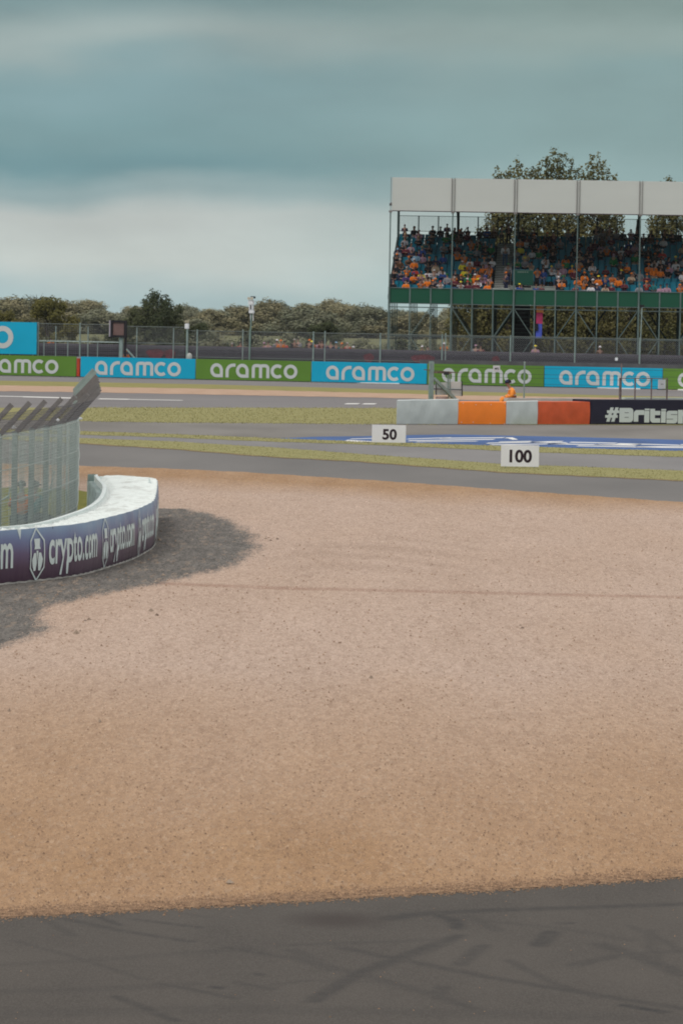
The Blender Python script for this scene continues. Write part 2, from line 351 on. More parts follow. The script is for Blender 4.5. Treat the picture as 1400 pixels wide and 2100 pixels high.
def a_rip(W):
    x, y = W[:,0], W[:,1]; u = (x-0.9)/2.6; v = (y-80)/9.0
    m = np.clip(1.6-1.5*np.hypot(u, v), 0, 1)
    ph = (y*0.9+2.2*np.sin((x-1.5)*0.75)+ (x-1)**2*0.25)*1.9+0.8*np.sin(y*.7+x*1.7)
    return m*(0.5+0.5*np.sin(ph))
def a_edge(W):
    q = [G(x, y) for x, y in L_near]; xs = [p.x for p in q]; ys = [p.y for p in q]
    return np.clip(1-(W[:,1]-np.interp(W[:,0], xs, ys))/0.55, 0, 1)
def b_grav(T, b):
    pos = nn(T, 'ShaderNodeNewGeometry').outputs['Position']
    st = nn(T, 'ShaderNodeTexVoronoi', {'Vector': nn(T, 'ShaderNodeMapping', {0: pos, 'Scale': (1, 0.2, 1)}).outputs[0], 'Scale': 30.0}, feature='F1')
    stc = nn(T, 'ShaderNodeSeparateColor', {0: st.outputs['Color']})
    st2 = nn(T, 'ShaderNodeTexVoronoi', {'Vector': nn(T, 'ShaderNodeMapping', {0: pos, 'Scale': (1, 0.15, 1)}).outputs[0], 'Scale': 13.0}, feature='F1'); st2c = nn(T, 'ShaderNodeSeparateColor', {0: st2.outputs['Color']})
    mp = nn(T, 'ShaderNodeMapping', {0: pos, 'Scale': (0.9, 0.12, 1)}).outputs[0]
    mq = nn(T, 'ShaderNodeMapping', {0: pos, 'Scale': (1, 0.14, 1)}).outputs[0]
    pink = mixc(T, mrange(T, noise(T, mp, .9, 6, .6), .3, .7), (0.435,0.325,0.262,1), (0.52,0.40,0.335,1))
    orng = mixc(T, mrange(T, noise(T, mp, 1.3, 6, .6), .3, .7), (0.315,0.192,0.105,1), (0.40,0.258,0.152,1))
    tn = nn(T, 'ShaderNodeMath', {0: at(T, 'tint'), 1: mrange(T, noise(T, mp, .45, 4), .3, .7, -.25, .25)}, operation='ADD', use_clamp=True).outputs[0]
    c = mixc(T, tn, pink, orng)
    c = mixc(T, mrange(T, stc.outputs[0], 0, 1, 0, .36), c, (0.17,0.105,0.065,1))
    c = mixc(T, mrange(T, stc.outputs[1], .75, 1, 0, .2), c, (0.55,0.45,0.36,1))
    c = mixc(T, mrange(T, st2c.outputs[0], .72, 1, 0, .22), c, (0.18,0.11,0.075,1))
    c = mixc(T, mrange(T, noise(T, mq, 6.5, 6, .7), .56, .76, 0, .16), c, (0.20,0.13,0.09,1))
    c = mixc(T, nn(T, 'ShaderNodeMath', {0: at(T, 'edge'), 1: mrange(T, noise(T, pos, 14, 3), .42, .6)}, operation='MULTIPLY').outputs[0], c, (0.115,0.062,0.042,1))
    c = mixc(T, nn(T, 'ShaderNodeMath', {0: at(T, 'groove'), 1: mrange(T, noise(T, pos, 1.6, 5, .7), .3, .65, .2, .62)}, operation='MULTIPLY').outputs[0], c, (0.21,0.105,0.07,1))
    c = mixc(T, nn(T, 'ShaderNodeMath', {0: at(T, 'ripple'), 1: .26}, operation='MULTIPLY').outputs[0], c, (0.22,0.15,0.11,1))
    # grey roadstone spread round the barrier, ragged edge
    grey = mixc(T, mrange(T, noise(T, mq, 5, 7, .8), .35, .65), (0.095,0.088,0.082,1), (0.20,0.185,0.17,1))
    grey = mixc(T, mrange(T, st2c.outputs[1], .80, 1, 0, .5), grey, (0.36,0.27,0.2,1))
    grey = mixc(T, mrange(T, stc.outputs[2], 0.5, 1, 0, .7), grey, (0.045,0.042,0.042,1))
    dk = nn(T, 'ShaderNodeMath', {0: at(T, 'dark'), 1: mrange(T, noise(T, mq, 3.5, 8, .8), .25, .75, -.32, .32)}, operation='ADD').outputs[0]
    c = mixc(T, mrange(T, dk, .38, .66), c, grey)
    T.links.new(c, b.inputs['Base Color']); b.inputs['Roughness'].default_value = 0.95; b.inputs['Specular IOR Level'].default_value = 0.15
    hgt = nn(T, 'ShaderNodeMath', {0: noise(T, pos, 7, 4), 1: st.outputs['Distance']}, operation='ADD').outputs[0]
    bp = nn(T, 'ShaderNodeBump', {'Strength': .5, 'Distance': .02, 'Height': hgt}); T.links.new(bp.outputs[0], b.inputs['Normal'])
M_grav = attr_mat('gravel', b_grav)
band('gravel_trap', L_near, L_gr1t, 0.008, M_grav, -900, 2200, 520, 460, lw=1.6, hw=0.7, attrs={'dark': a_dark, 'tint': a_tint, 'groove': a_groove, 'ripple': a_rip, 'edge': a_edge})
band('gravel_base', [(p[0], p[1]-3) for p in L_near], [(p[0], p[1]+2) for p in L_gr1t], 0.005, M_grav, -9000, 10000, 120, 5)
# loose stones: a raised crumbly rim and bigger stones scattered through the trap (far too many to count)
sm = MB()
def stone(p, s):
    q = []
    for d in ((1,0,0),(0,1,0),(-1,0,0),(0,-1,0),(0,0,1)): q.append(p+Vector(d)*s*random.uniform(.5,1.1))
    sm.add(q, [(0,1,4),(1,2,4),(2,3,4),(3,0,4)])
for i in range(16000):
    x = random.uniform(-200, 1600); y = interp(L_near, x)+1.6*wob(x, 0)-random.gauss(3, 4.5)-random.random()**3*14; p = G(x, y, 0.006); stone(p, random.uniform(.005,.014))
for i in range(4500):
    x = random.uniform(-100, 1500); y = 1100+(interp(L_near, x)-1100)*random.random()**.7; p = G(x, y, 0.014); stone(p, random.uniform(.006,.015)*(1+max(0,(1500-y)/500)))
def stonefield(n, seed):
    rs = np.random.RandomState(seed); x = rs.uniform(-60, 1460, n); lo = np.array([interp(L_near, a) for a in x]); hi = np.array([interp(L_gr1t, a) for a in x])
    y = hi+2+(lo-hi-4)*rs.uniform(0, 1, n)**.9
    d = np.array(F)[None]*FPX+np.array(RT)[None]*(x-700)[:,None]-np.array(UP)[None]*(y-1050)[:,None]; k = (0.008-H)/d[:,2]; P = d*k[:,None]+np.array((0,0,H))
    s = FPX/P[:,1]; sz = np.clip(1.5/s, .007, .02)*rs.uniform(.45, 1.15, n)
    an = rs.uniform(0, 6.28, n); V = np.zeros((n,5,3))
    for j in range(4):
        V[:,j,0] = P[:,0]+np.cos(an+j*1.57)*sz*rs.uniform(.6,1.1,n); V[:,j,1] = P[:,1]+np.sin(an+j*1.57)*sz*rs.uniform(.6,1.1,n); V[:,j,2] = P[:,2]
    V[:,4] = P; V[:,4,2] += sz*rs.uniform(.5,1.0,n); V[:,4,0] += sz*rs.uniform(-.4,.4,n)
    f = np.array([(0,1,4),(1,2,4),(2,3,4),(3,0,4)]); I = (f[None]+5*np.arange(n)[:,None,None]).reshape(-1,3)
    me = bpy.data.meshes.new('gravel_stones'); me.vertices.add(5*n); me.vertices.foreach_set('co', V.ravel()); me.loops.add(12*n); me.loops.foreach_set('vertex_index', I.ravel()); me.polygons.add(4*n); me.polygons.foreach_set('loop_start', np.arange(4*n)*3)
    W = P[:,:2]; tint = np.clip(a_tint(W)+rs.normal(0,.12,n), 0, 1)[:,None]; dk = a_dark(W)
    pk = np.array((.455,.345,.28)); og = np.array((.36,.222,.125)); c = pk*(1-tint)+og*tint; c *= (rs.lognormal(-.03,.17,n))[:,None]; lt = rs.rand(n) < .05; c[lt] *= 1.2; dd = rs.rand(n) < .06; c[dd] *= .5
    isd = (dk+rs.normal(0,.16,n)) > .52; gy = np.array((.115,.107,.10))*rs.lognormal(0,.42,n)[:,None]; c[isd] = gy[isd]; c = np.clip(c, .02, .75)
    ca = me.attributes.new('stone_colour', 'FLOAT_COLOR', 'POINT'); C4 = np.ones((n,5,4)); C4[:,:,:3] = c[:,None,:]; ca.data.foreach_set('color', C4.ravel())
    me.update(calc_edges=True); me.materials.append(attr_mat('stone_mix', lambda T, b: (T.links.new(nn(T, 'ShaderNodeAttribute', attribute_name='stone_colour').outputs['Color'], b.inputs['Base Color']), setattr(b.inputs['Roughness'], 'default_value', .95))))
    o = link('gravel_stones', me); o['kind'] = 'stuff'
stonefield(240000, 4)
M_stone = mat('loose_stone', (0.34,0.225,0.145), 0.9, col2=(0.17,0.11,0.075), scale=14, detail=2)
for i in range(90):
    x = random.uniform(0, 1400); y = interp(L_near, x)+8+random.random()**2*260; stone(G(x, y, 0.004), random.uniform(.004,.010))
s_ = sm.build('loose_gravel', M_stone); s_['kind'] = 'stuff'
sm = MB()
for (x, y) in ((183,1271),(175,1273),(160,1297),(165,1294),(157,1299),(1070,1288),(1066,1283),(545,1105),(555,1109),(568,1106),(540,1140),(760,1390),(330,1090),(360,1110),(335,1180),(327,1108),(20,1458),(205,1480),(470,1810),(310,1253),(322,1262)):
    stone(G(x, y, 0.015), random.uniform(.03,.05))
s_ = sm.build('loose_stones', mat('clod', (0.10,0.065,0.05), 0.95, col2=(0.4,0.32,0.25), scale=6)); s_['kind'] = 'stuff'

band('grass_verge', L_g1lo, L_g1hi, 0.012, M_grass, lw=0.6, hw=0.35, nx=500, seed=3)
M_brown = mat('verge_edge_soil', (0.20,0.14,0.075), 0.95, col2=(0.27,0.2,0.1), scale=1.5)
band('verge_edge', [(p[0],p[1]+1.5) for p in L_g1lo], [(p[0],p[1]-3) for p in L_g1lo], 0.008, M_brown, lw=0.7, nx=500, seed=4)
band('service_road', L_g1hi, L_g2lo, 0.004, M_tarB)
band('grass_strip', L_g2lo, L_g2hi, 0.012, M_grass, lw=0.6, hw=0.5, nx=500, seed=5)
band('track', L_g2hi, L_g3lo, 0.004, M_tarC)
band('grass_infield', L_g3lo, L_g3hi, 0.012, M_grass, lw=0.4, hw=0.5, nx=300, seed=6)
band('old_track', L_g3hi, L_v2lo, 0.004, M_tarE)
band('gravel_strip', L_v2lo, L_v2hi, 0.012, M_grav2, lw=0.5, hw=0.4, nx=400, seed=8)
band('far_verge', L_v2hi, L_g4hi, 0.012, M_grass4, lw=0.3, nx=300, seed=9)
band('far_track', L_g4hi, L_ehi, 0.004, M_tarE)
band('kerb_apron', L_ehi, [(p[0],p[1]-4) for p in L_ehi], 0.006, mat('apron', (0.30,0.22,0.18), 0.9, col2=(0.42,0.38,0.35), scale=1.0))
# blue painted run-off with white stripes of lettering seen almost edge on
band('painted_runoff', L_g2hi, [(560,898.5),(582,898.5),(650,895.5),(740,894.5),(850,892),(928,891),(1117,895),(1400,902)], 0.010, M_blue, 575, 2000, 300, 2)
def stripes(name, quads, z, m):
    b = MB()
    for q in quads: b.add([G(x, y, z) for x, y in q], [tuple(range(len(q)))])
    return struct(b.build(name, m))
def Bq(x0, y0, x1, y1, h): return [(x0,y0+h),(x1,y1+h),(x1+6,y1),(x0+6,y0)]
stripes('painted_lettering', [Bq(706,902,762,905,2.6),Bq(715,899.5,790,897.5,1.2),Bq(738,905.5,760,906.5,1),
  Bq(832,899.5,920,896.8,1.4),Bq(834,903,1010,900,1.6),Bq(850,905.6,975,904.2,1.0),Bq(900,898,1030,896.5,1.5),[(1034,897),(1050,901.6),(1062,901.6),(1050,897)],Bq(1032,898.4,1038,898,1),
  Bq(995,908.0,1150,904.2,1.6),Bq(1000,911.4,1160,909,1.4),Bq(1020,905.4,1085,904.2,1.2),Bq(1085,906,1158,907,1.3),Bq(1165,906,1260,908,1.5),Bq(1120,909.3,1300,912.5,1.5),
  Bq(1180,913.6,1400,917.5,1.4),Bq(1262,908.8,1400,912.5,1.4),Bq(1215,911,1310,910.4,1.3),Bq(1300,915.2,1420,915.0,1.5),Bq(1390,911,1520,914,1.8),Bq(1420,918,1600,921,1.8)], 0.014, M_white)
stripes('track_line', [Bq(-90,810,49,813,.9),Bq(47,812.9,150,815.6,1.5),Bq(200,817.1,262,818.2,1.3),Bq(262,818.6,372,820.6,.7),Bq(705,827,733,827,1.8),Bq(741,827.2,767,827.3,1.8)], 0.010, M_white)
kb = MB()
for k in range(-3, 14):
    x = -92+164.5*k; d = 88
    a, b = G(x, interp(L_ehi, x)+0.2, 0.008), G(x+d, interp(L_ehi, x+d)+0.2, 0.008); c, e = G(x+d-3, interp(L_ehi, x+d)-3.2, 0.012), G(x+3, interp(L_ehi, x)-3.0, 0.012)
    kb.add([a, b, b+Vector((0,.0,.06)), a+Vector((0,.0,.06)), c+Vector((0,0,.06)), e+Vector((0,0,.06))], [(0,1,2,3),(3,2,4,5)])
struct(kb.build('kerb', M_white))
# grass blades along and over the verges
def blades(lo, hi, n, x0, x1, hmin, hmax, w, seed, bias=None):
    rs = np.random.RandomState(seed); V = np.zeros((n, 3, 3)); k = 0
    xs = rs.uniform(x0, x1, n); tt = rs.uniform(-0.06, 1.04, n)
    for i in range(n):
        a = interp(lo, xs[i]); b = interp(hi, xs[i]); p = G(xs[i], a+(b-a)*tt[i], 0.01)
        h = rs.uniform(hmin, hmax); an = rs.uniform(-.9, .9); lx, ly = rs.normal(0, h*.35, 2)
        dx, dy = math.cos(an)*w/2, math.sin(an)*w/2
        V[i] = ((p.x-dx, p.y-dy, p.z), (p.x+dx, p.y+dy, p.z), (p.x+lx, p.y+ly, p.z+h))
    me = bpy.data.meshes.new('grass'); me.vertices.add(n*3); me.vertices.foreach_set('co', V.ravel())
    me.loops.add(n*3); me.loops.foreach_set('vertex_index', np.arange(n*3)); me.polygons.add(n)
    me.polygons.foreach_set('loop_start', np.arange(n)*3); me.materials.append(M_blade); me.update(calc_edges=True)
    o = link('grass', me); o['kind'] = 'stuff'; return o
blades(L_g1lo, L_g1hi, 5000, 100, 1500, .012, .032, .03, 1)
blades(L_g2lo, L_g2hi, 4000, 100, 1500, .012, .038, .035, 2)
blades(L_g3lo, L_g3hi, 8000, 100, 900, .015, .045, .05, 3)
# grassed corner behind the tyre barrier and raised spectator bank behind the tyre wall
gp = [G(-60,1085,.02),G(60,1080,.02),G(150,1062,.02),G(183,1046,.02),G(186,1010,.02),G(150,1003,.02),G(60,1000,.02),G(-60,1000,.02)]
b = MB(); b.add(gp, [tuple(range(len(gp)))]); struct(b.build('grass_corner', mat('corner_grass', (0.13,0.14,0.02), .95, col2=(0.20,0.19,0.035), scale=3)))
# ------------------------------------------------------------------ advertising boards
BL = A(0, 768, 296); BR = A(1400, 800, 284); BL.z = BR.z = 0
BD = (BR-BL).normalized(); BN = Vector((-BD.y, BD.x, 0))      # BN points away from the camera
if BN.y < 0: BN = -BN
ZV = Vector((0,0,1))
def onboard(px, py, off=0.0): return OnP(px, py, BL+BN*off, BN)
def alongB(px, off=0.0): return (onboard(px, 760, off)-BL).dot(BD)
def Bp(u, z, off=0.0): return BL+BD*u+BN*off+ZV*z
M_cyan = mat('cyan_vinyl', (0.0,0.36,0.58), .45, .05, .5); M_green = mat('green_vinyl', (0.105,0.225,0.03), .45, .06, .5)
M_let = mat('white_vinyl', (0.52,0.55,0.56), .5, .03, 1); M_let2 = mat('pale_vinyl', (0.60,0.66,0.66), .5, .03, 1)
M_concr = mat('concrete', (0.33,0.33,0.32), .9, .2, 1.2); M_galv = mat('galvanised_steel', (0.27,0.345,0.335), .45, .15, 4, metal=.35)
M_red = mat('red_paint', (0.42,0.05,0.02), .5, .1, 1); M_dkst = mat('dark_steel', (0.035,0.035,0.045), .5, .2, 4, metal=.2)
M_black = mat('black_plastic', (0.012,0.011,0.016), .5, .2, 4)
def board(x0px, x1px, mt, label, k=1.0, z0=0.04, z1=1.385, off=0.0, word=True, lx=None, lz=None, name='advertising_board', group='trackside advertising boards'):
    u0, u1 = alongB(x0px, off)+.02, alongB(x1px, off)-.02; p0 = Bp((u0+u1)/2, 0, off)
    r = thing(name, label, 'billboard', p0, group)
    m = MB(); m.box(Bp((u0+u1)/2, (z0+z1)/2, off+.06), (u1-u0, .1, z1-z0), (BD, BN, ZV), bev=.012)
    m.build('panel', mt, r)
    for uu in np.arange(u0+.4, u1, 2.2): fr = MB(); fr.beam(Bp(uu, 0, off+.6), Bp(uu, z1-.1, off+.13), .06); fr.build('prop', M_galv, r)
    if word:
        lu = u0+(u1-u0)*.127 if lx is None else lx; lz0 = .2 if lz is None else lz
        t = MB(); word_aramco(t, lambda a, b, o: Bp(lu+a, lz0+b, off-.006-o), k); t.build('lettering', M_let, r)
    locfix(r); return r
board(-84, 157, M_green, 'green trackside board with white lettering, left of the red post')
board(165, 401, M_cyan, 'cyan trackside board with white lettering, right beside the red post')
board(401, 638, M_green, 'green trackside board with white lettering, between the two cyan boards left of the grandstand')
board(638, 875, M_cyan, 'cyan trackside board with white lettering, ending where the grandstand begins')
board(875, 1115, M_green, 'green trackside board behind the orange marshal and grey signal post')
board(1115, 1358, M_cyan, 'cyan trackside board behind the low railed frame on the right')
board(1358, 1600, M_green, 'green trackside board cut off by the right edge')
board(-325, -84, M_cyan, 'cyan trackside board out beyond the left edge')
uB = alongB(26, 1.2)
board(-262, 75, M_cyan, 'tall cyan billboard with part of a big white letter o above the green board', k=1.62, z0=1.45, z1=3.62, off=1.2, lx=uB-6.0*1.62+.02, lz=1.83, name='tall_billboard', group=None)
r = thing('marker_post', 'square red post between the green and cyan trackside boards', 'post', Bp(alongB(161), 0)); m = MB(); m.box(Bp(alongB(160.6), .64, .1), (.2,.2,1.16), (BD,BN,ZV), bev=.01); m.build('post', M_red, r)
m = MB(); m.box(Bp(alongB(160.6), 1.24, .1), (.23,.23,.04), (BD,BN,ZV)); m.build('cap', M_red, r); locfix(r)
# concrete wall behind the boards
r = thing('concrete_wall', 'low grey concrete wall running just behind the trackside boards', 'wall', Bp(20, 0, .9))
m = MB(); a, b = alongB(-400, .9), alongB(860, .9); c = alongB(1700, .9)
m.box(Bp((a+b)/2, .68, .95), (b-a, .3, 1.36), (BD,BN,ZV)); m.build('wall', M_concr, r)
m = MB(); m.box(Bp((c+b)/2, .815, .95), (c-b-.01, .3, 1.63), (BD,BN,ZV)); m.build('raised_wall', mat('concrete_dark', (0.10,0.10,0.11), .9, .2, 1.2), r); locfix(r)
# ------------------------------------------------------------------ spectator fence
def fence(x0, x1, posts, ztop, zlow, label, sp=.13, square=False, off=1.5, rails=(), wr=.0075):
    u0, u1 = alongB(x0, off), alongB(x1, off); r = thing('chain_link_fence' if not square else 'mesh_fence', label, 'fence', Bp((u0+u1)/2, 0, off))
    for px in posts:
        m = MB(); u = alongB(px, off); m.tube([Bp(u, 0, off), Bp(u, ztop+.06, off)], .05, 8); m.build('post', M_galv, r)
    m = MB()
    for z in rails: m.tube([Bp(u0, z, off-.05), Bp(u1, z, off-.05)], .022, 6)
    m.build('rail', mat('rail_steel', (0.15,0.18,0.175), .6, .1, 3), r)
    m = MB(); hh = ztop-zlow
    if square:
        for u in np.arange(u0, u1, sp): m.beam(Bp(u, zlow, off), Bp(u, ztop, off), wr)
        for z in np.arange(zlow, ztop, sp): m.beam(Bp(u0, z, off+.01), Bp(u1, z, off+.01), wr)
    else:
        for u in np.arange(u0-hh, u1, sp):
            for s in (1, -1):
                a, b = (u, u+hh) if s == 1 else (u+hh, u); za, zb = zlow, ztop
                A0, A1 = (a, za), (b, zb)
                def clip(p, q):
                    t0, t1 = 0.0, 1.0; d = q[0]-p[0]
                    for lim, sg in ((u0, 1), (u1, -1)):
                        f0 = (p[0]-lim)*sg; f1 = (q[0]-lim)*sg
                        if f0 < 0 and f1 < 0: return None
                        if f0 < 0: t0 = max(t0, f0/(f0-f1))
                        elif f1 < 0: t1 = min(t1, f0/(f0-f1))
                    return [(p[0]+d*t, p[1]+(q[1]-p[1])*t) for t in (t0, t1)] if t0 < t1 else None
                c = clip(A0, A1)
                if c: m.beam(Bp(c[0][0], c[0][1], off+(.012 if s == 1 else 0)), Bp(c[1][0], c[1][1], off+(.012 if s == 1 else 0)), wr, up=BN)
    m.build('mesh', mat('fence_wire', (0.20,0.21,0.23), .6, .1, 2, metal=.2), r); locfix(r); return r
fence(-330, 246, (-90,78,163.5,245), 3.58, 1.3, 'square mesh fence between the tall cyan billboard and the dark screen', square=True, rails=(3.55, 2.42), wr=.009)
fence(246.5, 378, (383,), 3.5, 1.3, 'chain link fence between the dark screen and the white box on a pole', rails=(3.47, 2.38))
fence(383, 1600, (403.5,511,641.5,778.5,905,1045,1177,1309.5,1442), 3.28, 1.3, 'long chain link fence between the advertising boards and the grandstand', rails=(3.26, 1.5))
r = thing('mesh_fence', 'second mesh fence line of thin posts behind the left square mesh fence', 'fence', Bp(alongB(150, 3.2), 0, 3.2)); 
for px in (90,139,114,20,180,200,280,355,497,665,912): m = MB(); u = alongB(px, 3.2); m.tube([Bp(u, 0, 3.2), Bp(u, 3.4 if px in (114,280,355,20,180,497,665,912) else 2.35, 3.2)], .04, 6); m.build('post', M_galv, r)
m = MB(); m.tube([Bp(alongB(-300,3.2), 2.36, 3.15), Bp(alongB(378,3.2), 2.36, 3.15)], .03, 6); m.build('rail', M_galv, r); locfix(r)
# tyre wall faced with dark belt
M_belt = attr_mat('dark_belting', lambda T, b: (T.links.new(mixc(T, mrange(T, nn(T, 'ShaderNodeTexWave', {'Vector': nn(T, 'ShaderNodeNewGeometry').outputs['Position'], 'Scale': 1.1, 'Distortion': 1.5, 'Detail': 3}, bands_direction='Z').outputs[1], .2, .9), (0.008,0.007,0.016,1), (0.026,0.021,0.036,1)), b.inputs['Base Color']), setattr(b.inputs['Roughness'], 'default_value', .7)))
r = thing('tyre_wall', 'long dark belt-faced tyre wall behind the fence', 'barrier', Bp(20, 0, 6)); a, c = alongB(-400, 6), alongB(1700, 6)
m = MB()
n = 60; zs = [0,.45,.5,.95,1.0,1.45,1.5,1.95,2.2]; ds = [0,0,.05,0,0,.05,0,0,.12]
vs = []; 
for i in range(n+1):
    u = a+(c-a)*i/n
    for z, d in zip(zs, ds): vs.append(Bp(u, z+.02*math.sin(i*1.7+z), 5.4+d+.05*math.sin(i*2.3)))
    vs.append(Bp(u, 2.2, 6.6)); vs.append(Bp(u, 0, 6.6))
q = len(zs)+2; fs = [(i*q+j, (i+1)*q+j, (i+1)*q+j+1, i*q+j+1) for i in range(n) for j in range(q-1)]
m.add(vs, fs); m.build('belt_facing', M_belt, r)
for px, w_ in ((318,1.3),(347,.8),(866,1.6),(1015,.5),(755,.7)):
    m = MB(); u = alongB(px, 5.3); p = [(u+w_*.5*math.cos(t)*(1+.15*math.sin(3*t)), 1.62+.32*math.sin(t)*(1+.1*math.cos(5*t))) for t in [k*math.pi/8 for k in range(16)]]
    m.add([Bp(x, z, 5.33) for x, z in p]+[Bp(x, z, 5.36) for x, z in p], [tuple(range(16))]+[(k,(k+1)%16,16+(k+1)%16,16+k) for k in range(16)]); m.build('red_patch', mat('faded_red', (0.10,0.018,0.028), .8, .3, 3), r)
locfix(r)
bk = MB(); bk.add([Bp(a-40,-.1,6.7),Bp(c+40,-.1,6.7),Bp(c+40,1.0,7.5),Bp(a-40,1.0,7.5),Bp(c+40,1.0,62),Bp(a-40,1.0,62),Bp(c+40,-.1,66),Bp(a-40,-.1,66)], [(0,1,2,3),(3,2,4,5),(5,4,6,7)]); struct(bk.build('spectator_bank', M_bank))
# ------------------------------------------------------------------ small trackside equipment
def EQ(px, off): return alongB(px, off)
r = thing('signal_screen', 'dark framed light panel on a grey post above the cyan board', 'screen', Bp(EQ(245,.5), 0, .5)); o = .5; u = EQ(243, o)
zc = 4.35-(674.5-642)/30.6
m = MB()
for dx, dz, w_, h_ in ((0,.5,1.08,.14),(0,-.5,1.08,.14),(-.47,0,.14,.88),(.47,0,.14,.88)): m.box(Bp(u+dx, zc+dz, o), (w_,.3,h_), (BD,BN,ZV))
m.box(Bp(u, zc, o+.14), (.8,.02,.86), (BD,BN,ZV)); m.build('frame', M_black, r)
m = MB(); m.box(Bp(u, zc, o-.02), (.80,.1,.86), (BD,BN,ZV), bev=.01); m.build('panel', mat('dull_brown_panel', (0.16,0.10,0.095), .35, .12, 2), r)
m = MB(); m.box(Bp(u-.6, zc+.02, o), (.1,.34,1.1), (BD,BN,ZV), bev=.02); m.build('side_housing', mat('lilac_housing', (0.36,0.34,0.40), .5, .1, 3), r)
m = MB(); m.box(Bp(u-.82, zc+.44, o), (.4,.08,.1), (BD,BN,ZV)); m.build('bracket', M_black, r)
m = MB(); m.box(Bp(EQ(247.5,o), 1.35, o+.1), (.22,.18,2.7), (BD,BN,ZV)); m.build('post', M_galv, r)
m = MB(); m.box(Bp(EQ(256.5,o), 2.4, o+.02), (.12,.12,1.9), (BD,BN,ZV)); m.build('cable_duct', M_black, r)
m = MB(); m.beam(Bp(EQ(259,o), 1.95, o), Bp(EQ(276,o), 1.35, o), .09); m.build('brace', M_galv, r); locfix(r)
r = thing('pole_box', 'white box with a sand coloured top on a pole above the cyan board', 'sensor box', Bp(EQ(382,1.2), 0, 1.2)); o = 1.2
def zz(px, py, off): return onboard(px, py, off).z
m = MB(); m.tube([Bp(EQ(383,o),0,o), Bp(EQ(383,o), zz(383,676,o), o)], .075, 8); m.build('pole', M_galv, r)
m = MB(); m.box(Bp(EQ(382.5,o), zz(382,669,o), o-.02), (.27,.25,.36), (BD,BN,ZV), bev=.03); m.build('box', mat('white_plastic', (0.72,0.74,0.78), .4, .03, 2), r)
m = MB(); m.box(Bp(EQ(380.3,o), zz(382,659.5,o), o-.02), (.13,.2,.17), (BD,BN,ZV), bev=.03); m.box(Bp(EQ(384.6,o), zz(382,659.5,o), o-.02), (.13,.2,.17), (BD,BN,ZV), bev=.03); m.build('lamp', mat('sand_plastic', (0.42,0.38,0.28), .5, .1, 2), r)
m = MB(); m.ell(Bp(EQ(388,o), 1.5, o), (.2,.2,.28), 12, 8); m.build('base_housing', mat('grey_plastic', (0.40,0.42,0.41), .5, .1, 2), r, True); locfix(r)
r = thing('loudspeaker_pole', 'tall pole with white loudspeakers and a small camera on top', 'loudspeaker', Bp(EQ(511,1.45), 0, 1.45)); o = 1.42; W = mat('white_plastic', (0.72,0.74,0.78))
px = 514.5; m = MB(); m.tube([Bp(EQ(511,o),1.4,o), Bp(EQ(512.6,o), zz(512,676,o), o), Bp(EQ(514,o), zz(514,640,o), o)], .05, 8); m.build('pole', mat('green_grey_steel', (0.16,0.24,0.22), .5, .1, 3), r)
m = MB(); m.box(Bp(EQ(513,o), zz(513,620.5,o), o), (.36,.3,.36), (BD,BN,ZV), bev=.04); m.box(Bp(EQ(513.4,o), zz(513,631,o), o), (.28,.3,.32), (BD,BN,ZV), bev=.03); m.box(Bp(EQ(514.2,o), zz(513,639.5,o), o), (.34,.3,.22), (BD,BN,ZV), bev=.03); m.build('housing', W, r)
for d in (-3.5, 2.7):
    m = MB(); m.tube([Bp(EQ(513+d,o), zz(513,612,o), o-.22), Bp(EQ(513+d,o), zz(513,612,o), o+.05)], [.1,.05], 10); m.build('speaker_horn', mat('cream_plastic', (0.50,0.46,0.38), .5, .1, 3), r)
for d in (-1.3, 4): m = MB(); m.beam(Bp(EQ(513+d,o), zz(513,643,o), o), Bp(EQ(513+d+.6,o), zz(513,658,o), o), .04); m.build('bracket', W, r)
m = MB(); m.box(Bp(EQ(513.4,o), zz(513,630,o), o-.17), (.07,.04,.26), (BD,BN,ZV)); m.build('slot', M_black, r)
m = MB(); m.box(Bp(EQ(516.5,o), zz(516,608.3,o), o-.05), (.3,.1,.05), (BD,BN,ZV)); m.box(Bp(EQ(520,o), zz(520,610,o), o-.05), (.1,.16,.14), (BD,BN,ZV), bev=.02); m.build('camera', M_black, r); locfix(r)
r = thing('mast', 'thin mast with a small camera on top in front of the right grandstand bays', 'mast', Bp(EQ(1309,1.3), 0, 1.3)); o = 1.3
m = MB(); m.tube([Bp(EQ(1309,o),0,o), Bp(EQ(1312.5,o), zz(1312,630,o), o)], .04, 6); m.build('pole', M_galv, r)
m = MB(); m.box(Bp(EQ(1313,o), zz(1313,627,o), o), (.3,.15,.12), (BD,BN,ZV), bev=.02); m.box(Bp(EQ(1310.5,o), zz(1313,630,o), o), (.12,.12,.1), (BD,BN,ZV)); m.build('camera', M_black, r); locfix(r)
r = thing('small_sign', 'tiny white square plate on the fence above the right cyan board', 'sign', Bp(EQ(1262.5,1.4), 2, 1.4)); o = 1.4
m = MB(); m.box(Bp(EQ(1262.5,o), zz(1262,736.5,o), o), (.19,.02,.19), (BD,BN,ZV), bev=.006); m.build('plate', W, r); m = MB(); m.box(Bp(EQ(1262.5,o), zz(1262,736.5,o), o+.04), (.04,.06,.3), (BD,BN,ZV)); m.build('clip', M_galv, r); locfix(r)
